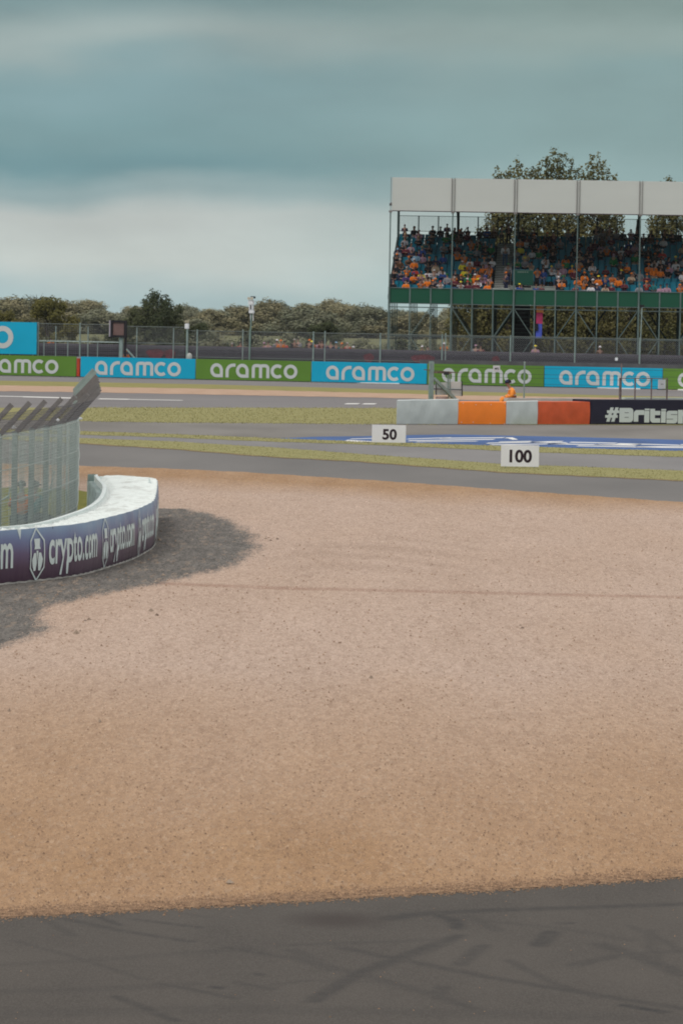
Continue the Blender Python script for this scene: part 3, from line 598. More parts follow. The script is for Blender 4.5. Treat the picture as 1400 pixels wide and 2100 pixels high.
# ------------------------------------------------------------------ white and orange barrier with the hashtag banner
QL = G(813, 870.5); QR = G(1400, 871); QD = (QR-QL).normalized(); QN = Vector((-QD.y, QD.x, 0)); QN = QN if QN.y > 0 else -QN
def onq(px, py, off=0.0): return OnP(px, py, QL+QN*off, QN)
def uq(px, py=850, off=0.0): return (onq(px, py, off)-QL).dot(QD)
def Qp(u, z, off=0.0): return QL+QD*u+QN*off+ZV*z
HB = onq(813, 820).z-.0
M_wfab = mat('white_fabric', (0.50,0.55,0.56), .8, .10, 1.3, bump=.25, bscale=3); M_orf = mat('orange_fabric', (0.95,0.25,0.03), .6, .05, 2, bump=.1, bscale=3)
M_rdf = mat('red_orange_fabric', (0.58,0.10,0.035), .7, .12, 2, bump=.3, bscale=3); M_navy = mat('navy_banner', (0.016,0.014,0.034), .5, .1, 1)
r = thing('safety_barrier', 'white and orange fabric covered barrier with a navy hashtag banner', 'barrier', Qp(6, 0, 1))
def cloth(name, x0, x1, mt, zt0, zt1, amp, off=0.0, seed=0, depth=1.3):
    u0, u1 = uq(x0), uq(x1); nx = max(6, int((u1-u0)/.12)); nz = 10; vs = []; fs = []
    rs = random.Random(seed)
    ph = [rs.uniform(0, 6) for _ in range(6)]
    for i in range(nx+1):
        a_ = i/nx; u = u0+(u1-u0)*a_; zt = zt0+(zt1-zt0)*a_
        for j in range(nz+1):
            z = .02+(zt-.02)*j/nz; ed = min(1, 4*a_, 4*(1-a_)); d = amp*ed*(math.sin(u*4.1+ph[0]+z*3)*math.sin(z*5+ph[1])+.6*math.sin(u*9+ph[2]-z*6)+.4*math.sin(u*17+ph[3]+z*9))
            bulge = -.03*math.sin(math.pi*j/nz)
            vs.append(Qp(u, z+(amp*.5*math.sin(u*6+ph[4]) if j == nz else 0), off+bulge+d))
        vs.append(Qp(u, zt+.01+amp*.5*math.sin(u*6+ph[4]), off)+Vector((.06,1,0))*depth); vs.append(Qp(u, 0, off)+Vector((.06,1,0))*depth)
    q = nz+3
    for i in range(nx):
        for j in range(q-1): fs.append((i*q+j, (i+1)*q+j, (i+1)*q+j+1, i*q+j+1))
    fs.append(tuple(range(q))); fs.append(tuple(nx*q+j for j in range(q))[::-1])
    m = MB(); m.add(vs, fs); return m.build(name, mt, r)
cloth('white_cover', 812.5, 938, M_wfab, HB-.03, HB+.02, .008, seed=1)
cloth('orange_cover', 938.6, 1036, M_orf, HB-.08, HB-.08, .0015, seed=2)
cloth('white_cover', 1036.6, 1101, M_wfab, HB-.06, HB-.03, .005, seed=3)
cloth('red_cover', 1101.6, 1208, M_rdf, HB-.06, HB-.05, .006, seed=4)
u0, u1 = uq(1208.6), uq(1500); HN = onq(1300, 820).z+.0
m = MB(); m.box(Qp((u0+u1)/2, HN/2+.01, .6), (u1-u0, 1.3, HN-.02), (QD,QN,ZV), bev=.02); m.build('navy_banner', M_navy, r)
sc_q = 1/(6.364*FPX/QL.y)
def qf(a, b, o): return Qp(uq(1180+a/6.364, 850), .105+(845-b)*sc_q, -.062-o)
m = MB(); P = lambda *q: m.add([qf(x, y, 0) for x, y in q], [tuple(range(len(q)))])
R = lambda x0, y0, x1, y1, o=0.0: m.add([qf(x0,y1,o), qf(x1,y1,o), qf(x1,y0,o), qf(x0,y0,o)], [(0,1,2,3)])
# hash
m.add([qf(x,y,0) for x,y in ((385,838),(428,838),(480,645),(437,645))],[(0,1,2,3)]); m.add([qf(x,y,.002) for x,y in ((448,838),(491,838),(543,645),(500,645))],[(0,1,2,3)])
R(392,685,552,722,.004); R(370,748,532,785,.006)
# B with two slits
def rrect(x0, y0, x1, y1, rtl, rtr, rbr, rbl):
    pts = []
    for cx, cy, rd, a0 in ((x1-rtr, y0+rtr, rtr, -90), (x1-rbr, y1-rbr, rbr, 0), (x0+rbl, y1-rbl, rbl, 90), (x0+rtl, y0+rtl, rtl, 180)):
        pts += [(cx+rd*math.cos(math.radians(a0+18*k)), cy+rd*math.sin(math.radians(a0+18*k))) for k in range(6)] if rd else [(cx, cy)]
    return pts
P(*rrect(555,652,735,845,0,40,42,0))
def frame(pts_o): P(*pts_o)
# r i t i s h
P(*([(742,838),(742,735)]+[(742+45-45*math.cos(math.radians(a)), 725-45*math.sin(math.radians(a))) for a in range(0,91,15)]+[(878,680),(878,745),(808,745),(802,755),(802,838)]))
R(880,690,945,848); R(884,660,947,683)
P((955,662),(1018,662),(1018,690),(1088,690),(1088,748),(1018,748),(1018,790),(1088,790),(1088,850),(985,850),(960,828),(955,800))
R(1098,692,1160,852); R(1100,664,1163,686)
P(*rrect(1168,688,1312,860,34,14,38,10))
P((1318,675),(1385,675),(1385,700),(1440,700),(1470,730),(1470,862),(1408,862),(1408,762),(1385,762),(1385,862),(1318,862))
R(1500,700,1640,862); R(1660,700,1820,862)
m.build('lettering', M_let2, r)
m = MB(); 
def slit(x0, y0, x1, y1): m.add([qf(x0,y1,.009), qf(x1,y1,.009), qf(x1,y0,.009), qf(x0,y0,.009)], [(0,1,2,3)])
slit(620,712,675,718); slit(620,775,675,781); slit(1225,736,1312,742); slit(1168,798,1255,804); slit(1540,745,1600,800); slit(1700,745,1760,780)
m.build('letter_gaps', M_navy, r)
m = MB()
for px_, py_ in ((948,827),(974,830),(1005,830),(1033,828),(945,866),(969,866),(1004,868),(1033,869)): m.ell(Qp(uq(px_), Qp(0,0).z+onq(px_,py_).z, -.03), (.018,.02,.018), 6, 4)
m.build('fixing', W, r); locfix(r)
r = thing('concrete_block', 'pale concrete block just behind the barrier, under the orange marshal', 'wall', Qp(uq(1120),0,2.2)); m = MB(); a_, b_ = uq(1039,820,2.2), uq(1208,820,2.2)
zt = onq(1100, 816.5, 2.2).z; m.box(Qp((a_+b_)/2, zt/2, 2.3), (b_-a_,.3,zt), (QD,QN,ZV), bev=.02); m.build('block', mat('pale_concrete', (0.50,0.48,0.47), .85, .1, 2), r); locfix(r)
r = thing('concrete_block', 'long pale rail behind the navy banner, under the railed frame', 'wall', Qp(uq(1350),0,2.2)); m = MB(); a_, b_ = uq(1279,820,2.2), uq(1520,820,2.2)
zt = onq(1350, 815.5, 2.2).z; m.box(Qp((a_+b_)/2, zt/2, 2.3), (b_-a_,.3,zt), (QD,QN,ZV), bev=.02); m.build('block', mat('pale_blue_concrete', (0.50,0.55,0.53), .85, .1, 2), r); locfix(r)
# signal post with arm and backs of boards, left
def qz(px, py, off): return onq(px, py, off).z
r = thing('signal_post', 'grey steel post with diagonal brace and arm behind the white barrier end', 'signal post', Qp(uq(882),0,2.0)); o = 2.0
def QE(px, py, off=2.0): return onq(px, py, off)
g0 = Vector((0,0,0))
m = MB(); top = QE(884.5,741); bot = Qp(uq(883,810,o), 0, o); m.box((top+Vector((bot.x,bot.y,0)))/2, (.19,.14,top.z), (QD,QN,ZV), bev=.015); m.build('post', M_galv, r)
m = MB(); m.beam(QE(889,776), QE(934,820), .12); m.build('brace', M_galv, r)
m = MB(); m.beam(QE(869,758), QE(938,764.5), .035); m.beam(QE(890,763.5,1.9), QE(924,765,1.9), .07); m.build('arm', mat('rusty_steel', (0.16,0.11,0.10), .7, .3, 8, metal=.2), r)
m = MB(); m.box(QE(914.5,766,1.85), (.24,.1,.12), (QD,QN,ZV), bev=.02); m.build('bracket', M_dkst, r)
m = MB(); m.beam(QE(917.5,766,2.1), QE(919.5,818,2.1), .045); m.beam(QE(921.5,766,2.1), QE(923.5,818,2.1), .035); m.build('stay', M_galv, r)
m = MB()
for (a1, b1, c1, d1) in ((892,784,916.5,796.5),(920.5,782.5,946,798.5),(891,799,916.5,810),(920.5,801,946,812)):
    p, q_ = QE(a1,b1,2.2), QE(c1,d1,2.2); m.box((p+q_)/2, ((q_-p).dot(QD),.02,abs(p.z-q_.z)), (QD,QN,ZV), bev=.006)
m.build('board_back', mat('silver_panel', (0.62,0.66,0.66), .6, .04, 2), r)
m = MB(); m.beam(QE(889,797.5,2.12), QE(948,799.5,2.12), .035); m.beam(QE(946.5,781,2.12), QE(947,812,2.12), .035); m.beam(QE(893.5,782,2.12), QE(894,810,2.12), .025); m.build('rail', M_dkst, r)
p = QE(905,818,2.15); m = MB(); m.box(p+Vector((0,0,.02)), (.62,.05,.16), (QD,QN,ZV), bev=.02); m.build('pink_plate', mat('pink_plate', (0.55,0.40,0.38), .6, .1, 2), r); locfix(r)
r = thing('wire_post', 'slender grey post right of the orange marshal behind the barrier', 'post', Qp(uq(1075),0,2.6)); m = MB(); p = QE(1075,743,2.6); m.tube([Vector((p.x,p.y,0)), p], .035, 8); m.build('post', M_galv, r)
m = MB(); m.ell(p, (.05,.05,.03), 8, 4); m.build('cap', M_galv, r); locfix(r)
wsx = MB()
r = thing('wire_strand', 'thin tension wires strung above the barrier between the posts', 'wire', Qp(uq(1100),0,2.6))
for y0, y1 in ((752,758),(763.5,771),(783,791),(771,779)):
    m = MB(); m.tube([QE(885,y0,2.6), QE(1275,y1+.6,2.6), QE(1420,y1+3,2.6)], .006, 4); m.build('wire', M_dkst, r)
locfix(r)
def txtboard(label, px, py, wpx, hpx, txt, ts, off):
    p = QE(px, py, off); k = QL.y/FPX; r = thing('small_board', label, 'sign', p); m = MB(); m.box(p, (wpx*k,.03,hpx*k), (QD,QN,ZV), bev=.004); m.build('plate', mat('white_plate', (0.62,0.62,0.66), .5, .05, 2), r)
    m = MB(); tw = ts*k; put_text(m, txt, -tw/2, tw/2, -tw*.2, tw*.2, lambda a, b, o_: p+QD*a+ZV*b-QN*(.017+o_), bold=.03); m.build('lettering', M_black, r)
    m = MB(); m.beam(p+QN*.02-ZV*hpx*k*.5, p+QN*.02+ZV*hpx*k*.5, .03); m.build('bracket', M_galv, r); locfix(r)
txtboard('small white MP2 plate hanging before the green board', 1017.5, 756, 17.5, 13, 'MP2', 11, 2.55)
r = thing('railed_frame', 'rusty low railed frame with three bays above the navy banner', 'frame', Qp(uq(1316),0,1.9)); o = 1.9
Mr = mat('rusty_rail', (0.20,0.15,0.15), .7, .25, 8, metal=.2)
m = MB()
for x_, yt, w_ in ((1271,775,.075),(1301.5,776,.045),(1335,776.5,.045),(1367,776,.05)):
    p = QE(x_, yt, o); m = MB(); m.box(Vector((p.x,p.y,p.z/2)), (w_,w_,p.z), (QD,QN,ZV)); m.build('post', Mr, r)
p = QE(1273.5,745,o+.05); m = MB(); m.tube([Vector((p.x,p.y,0)), p], .025, 8); m.build('post', Mr, r)
m = MB(); m.beam(QE(1270,775.5,o-.05), QE(1368,776.5,o-.05), .04); m.beam(QE(1346,799,o-.05), QE(1367,799,o-.05), .03); m.build('rail', Mr, r); locfix(r)
txtboard('small white S1 plate in the railed frame', 1356, 788, 20, 20, 'S1', 6, 1.82)
# ------------------------------------------------------------------ distance marker boards
def marker(label, px0, px1, pyt, pyb, Y, txt, tx0, tx1, ty0, ty1, rz=0.0):
    c = A((px0+px1)/2, pyb, Y); k = Y/FPX; wd = (px1-px0)*k; ht = (pyb-pyt)*k; zb = max(.05, c.z)
    r = thing('distance_marker', label, 'sign', (c.x, Y, 0), 'distance marker boards'); 
    m = MB(); m.box((c.x, Y, zb+ht/2), (wd, .012, ht), bev=.003); m.build('panel', mat('sign_white', (0.72,0.72,0.77), .45, .03, 2), r)
    m = MB(); put_text(m, txt, c.x+(tx0-(px0+px1)/2)*k, c.x+(tx1-(px0+px1)/2)*k, zb+(pyb-ty1)*k, zb+(pyb-ty0)*k, lambda a, b, o: Vector((a, Y-.009-o, b)), bold=.035); m.build('digits', mat('sign_digits', (0.022,0.010,0.018), .5, .1, 2), r)
    for s in (-.38,.38): m = MB(); m.tube([(c.x+s*wd, Y+.03, 0), (c.x+s*wd, Y+.03, zb+ht*.9)], .012, 6); m.build('leg', M_galv, r)
    locfix(r)
marker('white marker board reading 50 on the far grass verge', 762, 831.5, 871.5, 907.5, 150.5, '50', 783.5, 813, 879.5, 902)
marker('white marker board reading 100 on the near grass verge', 1026, 1104, 912.5, 957, 128.8, '100', 1043.5, 1089.5, 922, 949)
# ------------------------------------------------------------------ curved tyre barrier with printed banner
OUT = [(-7.6,65.2),(-6.7,66.8),(-6.0,68.2),(-5.41,69.5),(-4.95,70.5),(-4.35,72.2),(-4.03,74.3),(-3.70,77.2),(-3.56,79.6),(-3.50,81.7),(-3.58,84.6),(-3.68,87.4),(-3.79,90.2),(-3.88,92.0),(-4.0,93.0),(-4.2,93.3)]
INN = [(-7.9,65.6),(-7.0,67.2),(-6.2,68.5),(-5.36,70.1),(-4.98,71.2),(-4.78,72.6),(-4.62,74.6),(-4.46,77.3),(-4.43,80.1),(-4.50,83.4),(-4.69,87.4),(-4.95,90.4),(-5.16,92.8),(-5.20,93.5)]
HW = 0.87
def crv(P, n):
    Q = [Vector((x, y, 0)) for x, y in P]; out = []
    for i in range(len(Q)-1):
        a, b, c, d = Q[max(i-1,0)], Q[i], Q[i+1], Q[min(i+2,len(Q)-1)]
        for k in range(n):
            t = k/n; out.append(.5*((2*b)+(c-a)*t+(2*a-5*b+4*c-d)*t*t+(3*b-a-3*c+d)*t**3))
    out.append(Q[-1]); return out
def resample(P, n):
    L_ = [0]
    for a, b in zip(P, P[1:]): L_.append(L_[-1]+(b-a).length)
    out = []
    for k in range(n+1):
        s = L_[-1]*k/n; i = max(0, min(len(P)-2, int(np.searchsorted(L_, s))-1)); t = (s-L_[i])/(L_[i+1]-L_[i]); out.append(P[i]+(P[i+1]-P[i])*t)
    return out, L_[-1]
CO, LO = resample(crv(OUT, 10), 300); CI, LI = resample(crv(INN, 10), 300)
def Wp(s, z, off=0.0):
    t = max(0, min(.99999, s/LO))*300; i = int(t); p = CO[i]+(CO[i+1]-CO[i])*(t-i); d = (CO[min(i+2,300)]-CO[max(i-1,0)]).normalized(); nrm = Vector((d.y, -d.x, 0))
    zz_ = max(0, min(1, z/HW)); wv = .010*math.sin(s*7)*zz_
    return p+nrm*(off+wv+.03*math.sin(math.pi*zz_))+ZV*z
pxs = [toP(p)[0] for p in CO]
def s_at(px):
    best = None
    for i in range(120*2):
        if pxs[i] <= px <= pxs[i+1]: return (i+(px-pxs[i])/(pxs[i+1]-pxs[i]))*LO/300
r = thing('tyre_barrier', 'curved white topped barrier with purple printed banner at the gravel edge', 'barrier', (-4.4, 80, 0))
m = MB(); vs = []; nz = 12
for i in range(301):
    for j in range(nz+1): vs.append(Wp(LO*i/300, .03+(HW-.03)*j/nz))
fs = [(i*(nz+1)+j, (i+1)*(nz+1)+j, (i+1)*(nz+1)+j+1, i*(nz+1)+j+1) for i in range(300) for j in range(nz)]
m.add(vs, fs)
def b_ban(T, b):
    pos = nn(T, 'ShaderNodeNewGeometry').outputs['Position']; sp = nn(T, 'ShaderNodeSeparateXYZ', {0: pos})
    zz_ = nn(T, 'ShaderNodeMath', {0: sp.outputs[2], 1: mrange(T, noise(T, nn(T, 'ShaderNodeMapping', {0: pos, 'Scale': (.5,.5,.2)}).outputs[0], 1.0, 2), .3, .7, -.1, .1)}, operation='ADD').outputs[0]
    r_ = nn(T, 'ShaderNodeValToRGB', {0: nn(T, 'ShaderNodeMath', {0: zz_, 1: .87}, operation='DIVIDE').outputs[0]}); cr = r_.color_ramp
    cr.elements[0].position = 0.0; cr.elements[0].color = (0.062,0.026,0.055,1); cr.elements[1].position = 1.0; cr.elements[1].color = (0.25,0.36,0.55,1)
    for p_, c_ in ((.3,(0.085,0.042,0.090,1)),(.55,(0.12,0.085,0.19,1)),(.8,(0.165,0.20,0.38,1))): e = cr.elements.new(p_); e.color = c_
    T.links.new(r_.outputs[0], b.inputs['Base Color']); b.inputs['Roughness'].default_value = .38; b.inputs['Specular IOR Level'].default_value = .5
    bp = nn(T, 'ShaderNodeBump', {'Strength': .3, 'Distance': .05, 'Height': noise(T, nn(T, 'ShaderNodeMapping', {0: pos, 'Scale': (1.5,1.5,.3)}).outputs[0], 2.5, 2)}); T.links.new(bp.outputs[0], b.inputs['Normal'])
m.build('banner', attr_mat('printed_banner', b_ban), r, True)
m = MB(); vs = []
for i in range(301):
    vs.append(Wp(LO*i/300, .0, .022+.006*math.sin(i*.9))); vs.append(Wp(LO*i/300, .035+.008*math.sin(i*1.7), .016))
m.add(vs, [(2*i, 2*i+2, 2*i+3, 2*i+1) for i in range(300)]); M_cov = attr_mat('crease_shade_cover', lambda T, b: (T.links.new(mixc(T, mrange(T, noise(T, nn(T, 'ShaderNodeMapping', {0: nn(T, 'ShaderNodeNewGeometry').outputs['Position'], 'Scale': (.7, 2.4, 1)}).outputs[0], 2.2, 6, .65), .50, .72, 0, .6), (0.72,0.78,0.77,1), (0.30,0.29,0.27,1)), b.inputs['Base Color']), setattr(b.inputs['Roughness'], 'default_value', .6)))  # dark crosswise streaks in the cover colour stand in for shade in the creases
M_wht = mat('white_vinyl_cover', (0.70,0.77,0.77), .5, .06, 2, bump=.3, bscale=5); m.build('hem', mat('dirty_white', (0.40,0.39,0.37), .8, .25, 3), r)
# top cover: crosswise wrinkles over the rows of tyres
m = MB(); vs = []; nk = 16; rs = random.Random(5); wr = [(rs.uniform(5,34), rs.uniform(0,6), rs.uniform(-3,3)) for _ in range(7)]
NT = 900; gr = [rs.uniform(.35,1) for _ in range(80)]
for i in range(NT+1):
    s_ = LO*i/NT; so_ = Wp(s_, HW); ii = min(299, int(i/3)); pi_ = CI[ii].lerp(CI[ii+1], i/3-ii)+ZV*(HW+.005)
    for j in range(nk+1):
        t = j/nk; p = so_*(1-t)+pi_*t
        h = sum(math.sin(s_*f_/4+a_+g_*t) for f_, a_, g_ in wr)/7
        h = -(abs(h)**.7)*.23*math.sin(math.pi*min(1, .06+t*.94))-.13*gr[int(s_/.58)]*math.exp(-(((s_+.05*math.sin(7*t+s_))%.58-.29)/.045)**2)*(1 if t > .12 else t/.12)+.04*math.sin(math.pi*t)-(.09 if t > .93 else 0)
        if 0 < j < nk: p = p+ZV*h
        vs.append(p)
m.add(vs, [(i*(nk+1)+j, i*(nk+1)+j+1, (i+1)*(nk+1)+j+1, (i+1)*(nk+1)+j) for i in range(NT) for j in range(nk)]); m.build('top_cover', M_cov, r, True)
e0, e1 = CO[-1], CI[-1]
m = MB(); m.add([e0, e1, e1+ZV*HW, e0+ZV*HW], [(0,1,2,3)]); m.build('end_cover', M_wht, r)
# loose corner flap of the cover
m = MB(); f0 = A(305,978,90.6); f1 = A(304,998,90.4); f2 = A(318,1003,89.6); f3 = A(311,988,90.2); m.add([f0,f1,f2,f3], [(0,1,2,3)]); m.add([f0+Vector((0,.02,0)),f1+Vector((0,.02,0)),f2+Vector((0,.02,0)),f3+Vector((0,.02,0))], [(3,2,1,0)]); m.build('cover_flap', M_wht, r)
# inner rim rail and its wall with the stepped end
m = MB(); vs = []
ci2 = [p for p in CI]
for i in range(301):
    d = (CI[min(i+1,300)]-CI[max(i-1,0)]).normalized(); nl = Vector((-d.y, d.x, 0))
    for (o_, z_) in ((.0,.78),(.0,.905),(.075,.905),(.075,.78)): vs.append(CI[i]+nl*o_+ZV*z_)
m.add(vs, [(i*4+j, (i+1)*4+j, (i+1)*4+(j+1)%4, i*4+(j+1)%4) for i in range(300) for j in range(4)]+[(0,1,2,3),(1203,1202,1201,1200)]); m.build('rim_rail', M_wht, r)
m = MB()
for k in range(44):
    i = 40+k*6; i = min(i, 299); d = (CI[min(i+1,300)]-CI[max(i-1,0)]).normalized(); nl = Vector((-d.y, d.x, 0)); m.tube([CI[i]+nl*.02+ZV*.0, CI[i]+nl*.02+ZV*.78], .2, 8)
m.build('tyre_stack', mat('painted_tyres', (0.36,0.44,0.44), .7, .3, 5), r)
m = MB(); e = CI[300]; m.box(e+Vector((-.10,-.5,.46)), (.17,.1,.93), bev=.01); m.build('end_post', M_galv, r)
# lettering and emblems
m_l = mat('banner_print', (0.70,0.80,0.81), .45, .04, 2)
def fnW(a, b, o): return Wp(a, b, .012+o)
def emblem(s0, wd):
    m = MB(); c = s0; h = .84; z0 = .025
    hexo = [(c, z0), (c+wd/2, z0+h*.24), (c+wd/2, z0+h*.76), (c, z0+h), (c-wd/2, z0+h*.76), (c-wd/2, z0+h*.24)]
    def dense(P_): 
        o = []
        for a, b in zip(P_, P_[1:]+P_[:1]): o += [(a[0]+(b[0]-a[0])*k/4, a[1]+(b[1]-a[1])*k/4) for k in range(4)]
        return o
    ribbon(m, dense(hexo), .034, fnW, closed=True)
    q = wd/.5
    def poly(P_): m.add([fnW(c+x*q, z0+y*h, 0) for x, y in P_], [tuple(range(len(P_)))])
    poly([(-.12,.60),(.12,.60),(.09,.66),(.11,.80),(-.11,.80),(-.09,.66)])
    poly([(-.20,.40),(-.13,.53),(-.05,.53),(-.02,.34),(-.05,.19),(-.12,.18),(-.17,.28)])
    poly([(.20,.40),(.17,.28),(.12,.18),(.05,.19),(.02,.34),(.05,.53),(.13,.53)])
    poly([(-.035,.57),(-.0,.36),(.035,.57)])
    m.build('emblem', m_l, r)
pitch = s_at(212)-s_at(72.5); s1 = s_at(72.5)
for k in (-1, 0, 1, 2, 3, 4):
    c = s1+k*pitch
    if c < .4 or c > LO-1: continue
    emblem(c, .5)
a0 = s_at(95)-s1; a1 = s_at(194)-s1
for k in (-1, 0, 1, 2, 3):
    if s1+k*pitch+a0 < 0 or s1+k*pitch+a1 > LO: continue
    m = MB(); put_text(m, "crypto.com", s1+k*pitch+a0, s1+k*pitch+a1, .075, .75, fnW, bold=.018); m.build('lettering', m_l, r)
for px_ in (42,111,212,262):
    s_ = s_at(px_)-.1; m = MB(); m.add([Wp(s_,.0,.004),Wp(s_+.02,.0,.004),Wp(s_+.02,HW,.004),Wp(s_,HW,.004)], [(0,1,2,3)])
    if px_ == 42: m.add([Wp(s_-.03,HW,.007),Wp(s_+.08,HW,.007),Wp(s_+.035,HW-.17,.007)], [(0,2,1)]); m.build('seam', m_l, r)
    else: m.build('seam', mat('dark_seam', (0.045,0.03,0.08), .6, .1, 2), r)  # thin dark strips at the banner joints
locfix(r)
# ------------------------------------------------------------------ debris fence behind it
FB = [(-6.9,65.0),(-6.55,67.6),(-6.3,69.4),(-6.12,71.0),(-5.94,72.6),(-5.77,74.4),(-5.61,75.9),(-5.48,78.2),(-5.36,80.2),(-5.27,82.6),(-5.22,85.5),(-5.37,88.6),(-5.55,91.6),(-5.76,95),(-5.98,99),(-6.24,103.2),(-6.54,108),(-6.86,113.2),(-7.14,117.6)]
r = thing('debris_fence', 'tall steel mesh debris fence with angled arms behind the purple bannered barrier', 'fence', (-5.6, 82, 0))
ZK = 2.26; ARM = Vector((.50, -.04, .56)); M_post = mat('steel_post', (0.28,0.33,0.325), .5, .15, 6, metal=.3); M_arm = mat('steel_arm', (0.17,0.16,0.16), .6, .15, 6, metal=.2)
FP = [Vector((x, y, 0)) for x, y in FB]
for i, p in enumerate(FP):
    d = (FP[min(i+1,len(FP)-1)]-FP[max(i-1,0)]).normalized(); nl = Vector((d.y,-d.x,0))
    m = MB(); m.box(p-nl*.05+ZV*(ZK/2+.02), (.09,.13,ZK), (nl,d,ZV))
    m.build('post', M_post, r)
    m = MB(); b0 = p-nl*.05+ZV*(ZK-.02); tip = b0+Vector((nl.x*.52, nl.y*.52*.3, .57)); m.beam(b0, tip, .15 if i == len(FP)-1 else .078, .09, up=d); ar = m.build('arm', M_arm if i < len(FP)-2 else M_galv, r)
TIP = [p+(ZV*(ZK+.50))+Vector((.47,-.05,0)) for p in FP]
M_mesh = mat('galvanised_mesh', (0.39,0.445,0.435), .5, .1, 5, metal=.25)
for i in range(len(FP)-1):
    a, b = FP[i], FP[i+1]; ln = (b-a).length; n = int(ln/.052); m = MB(); d = (b-a).normalized(); nl = Vector((d.y,-d.x,0)); wr_ = .0040
    a = a+nl*.04; b = b+nl*.04
    for k in range(0, n, 2):
        p = a+(b-a)*(k/n); m.beam(p+ZV*.05, p+ZV*ZK, wr_, up=nl)
    for z in np.arange(.06, ZK, .05): m.beam(a+ZV*z, b+ZV*z, .0042, up=nl)
    for z in (.55, 1.1, 1.65, 2.22): m.beam(a+ZV*z+nl*.015, b+ZV*z+nl*.015, .013, up=nl)
    m.build('mesh_panel', M_mesh, r)
    m = MB(); ta, tb = TIP[i], TIP[i+1]; ka, kb_ = a+ZV*ZK, b+ZV*ZK
    top_k = .82
    for t in np.arange(.04, top_k, .11): m.beam(ka+(ta-ka)*t, kb_+(tb-kb_)*t, .006, up=nl)
    for k in range(0, n, 2): q = k/n; p0 = ka+(kb_-ka)*q; p1 = p0+((ta+(tb-ta)*q)-p0)*top_k; m.beam(p0, p1, .005, up=nl)
    m.build('arm_mesh', mat('dull_mesh', (0.15,0.145,0.155), .6, .1, 5, metal=.2), r)
for (px_, py_, Y_) in ((29,876,75),(119,861,80),(166,858,86)):
    m = MB(); p = A(px_, py_, Y_); m.box(p, (.07,.05,.05), bev=.015); m.build('clip', W, r)
# rear mesh layer on the back of the posts, stays
m = MB()
for i in range(3, 12, 1):
    a, b = FP[i], FP[i+1]; d = (b-a).normalized(); nl = Vector((d.y,-d.x,0)); a = a-nl*.16; b = b-nl*.16
    for z in np.arange(.1, ZK, .1): m.beam(a+ZV*z, b+ZV*z, .006, up=nl)
    n = int((b-a).length/.1)
    for k in range(n): p = a+(b-a)*(k/n); m.beam(p+ZV*.05, p+ZV*ZK, .005, up=nl)
m.build('rear_mesh', M_mesh, r)
m = MB()
for (x0,y0,x1,y1,Y_) in ((42,985,44,1010,78),(44,1008,35,1016,78),(22,1000,17,1022,77),(17,1018,0,1028,77),(112,965,98,1030,84),(137,1005,138,1030,86),(125,1040,133,1034,84),(125,1040,124,1060,84)):
    m.tube([A(x0,y0,Y_), A(x1,y1,Y_)], .016, 6)
m.build('stay', M_galv, r)
locfix(r)
# ------------------------------------------------------------------ grandstand
PHI = math.radians(3.3); S0 = A(797.5, 600, 320); S0.z = 0
SU = Vector((math.cos(PHI), -math.sin(PHI), 0)); SV = Vector((math.sin(PHI), math.cos(PHI), 0))
def Sp(u, v, z): return S0+SU*u+SV*v+ZV*z
def onS(px, py, v): return OnP(px, py, S0+SV*v, SV)
def us(px, v=0.0, py=560): return (onS(px, py, v)-S0).dot(SU)
AX = (SU, SV, ZV); NR = 17; FL0 = 5.75; RISE = .26; TRD = .74
def vrow(r): return .45+TRD*r
BAY = 4.53; MUL = BAY/3; NB = 6; WT = BAY*NB
M_fas = mat('fascia_sheet', (0.56,0.58,0.57), .55, .05, .3, stretch=(.3,1,1)); M_gpan = mat('green_panel', (0.007,0.08,0.046), .45, .06, .4)
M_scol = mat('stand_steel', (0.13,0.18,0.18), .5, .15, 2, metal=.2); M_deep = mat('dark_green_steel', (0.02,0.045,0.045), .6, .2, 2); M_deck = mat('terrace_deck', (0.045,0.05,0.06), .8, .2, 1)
M_ledge = mat('terrace_step', (0.42,0.45,0.43), .8, .15, 3); M_riser = mat('step_riser', (0.09,0.05,0.055), .8, .15, 3)
r = thing('grandstand', 'roofed grandstand with white fascia, green front panels and turquoise seats', 'grandstand', tuple(S0))
m = MB(); a, b = Sp(-.15,.12,12.55), Sp(-.15,14.4,13.35)
m.add([Sp(-.1,.16,12.5),Sp(WT+.1,.16,12.5),Sp(WT+.1,14.4,13.3),Sp(-.1,14.4,13.3),Sp(-.1,.16,12.66),Sp(WT+.1,.16,12.66),Sp(WT+.1,14.4,13.46),Sp(-.1,14.4,13.46)], [(0,3,2,1),(4,5,6,7),(0,1,5,4),(1,2,6,5),(2,3,7,6),(3,0,4,7)])
m.build('roof', mat('roof_sheet', (0.04,0.045,0.05), .7, .15, 1), r)
for k in range(NB):
    m = MB(); m.box(Sp(BAY*(k+.5), 0, 13.35), (BAY-.15,.06,2.42), AX, bev=.01); m.build('fascia_panel', M_fas, r)
for k in range(NB+1):
    m = MB()
    for s in ((-.1,.1) if k else (.0,)): m.box(Sp(BAY*k+s, -.05, 13.33), (.035,.12,2.5), AX)
    m.box(Sp(BAY*k, -.04, 12.08), (.24,.16,.14), AX); m.build('fascia_post', mat('fascia_steel', (0.22,0.20,0.20), .5, .1, 3, metal=.2), r)
for k in range(1, NB): m = MB(); m.box(Sp(BAY*k, .02, 13.33), (.155,.03,2.42), AX); m.build('fascia_strip', M_fas, r)
m = MB(); m.beam(Sp(0,-.02,12.13), Sp(WT,-.02,12.13), .06); m.build('fascia_rail', mat('rail_maroon', (0.06,0.035,0.045), .6, .1, 3), r)
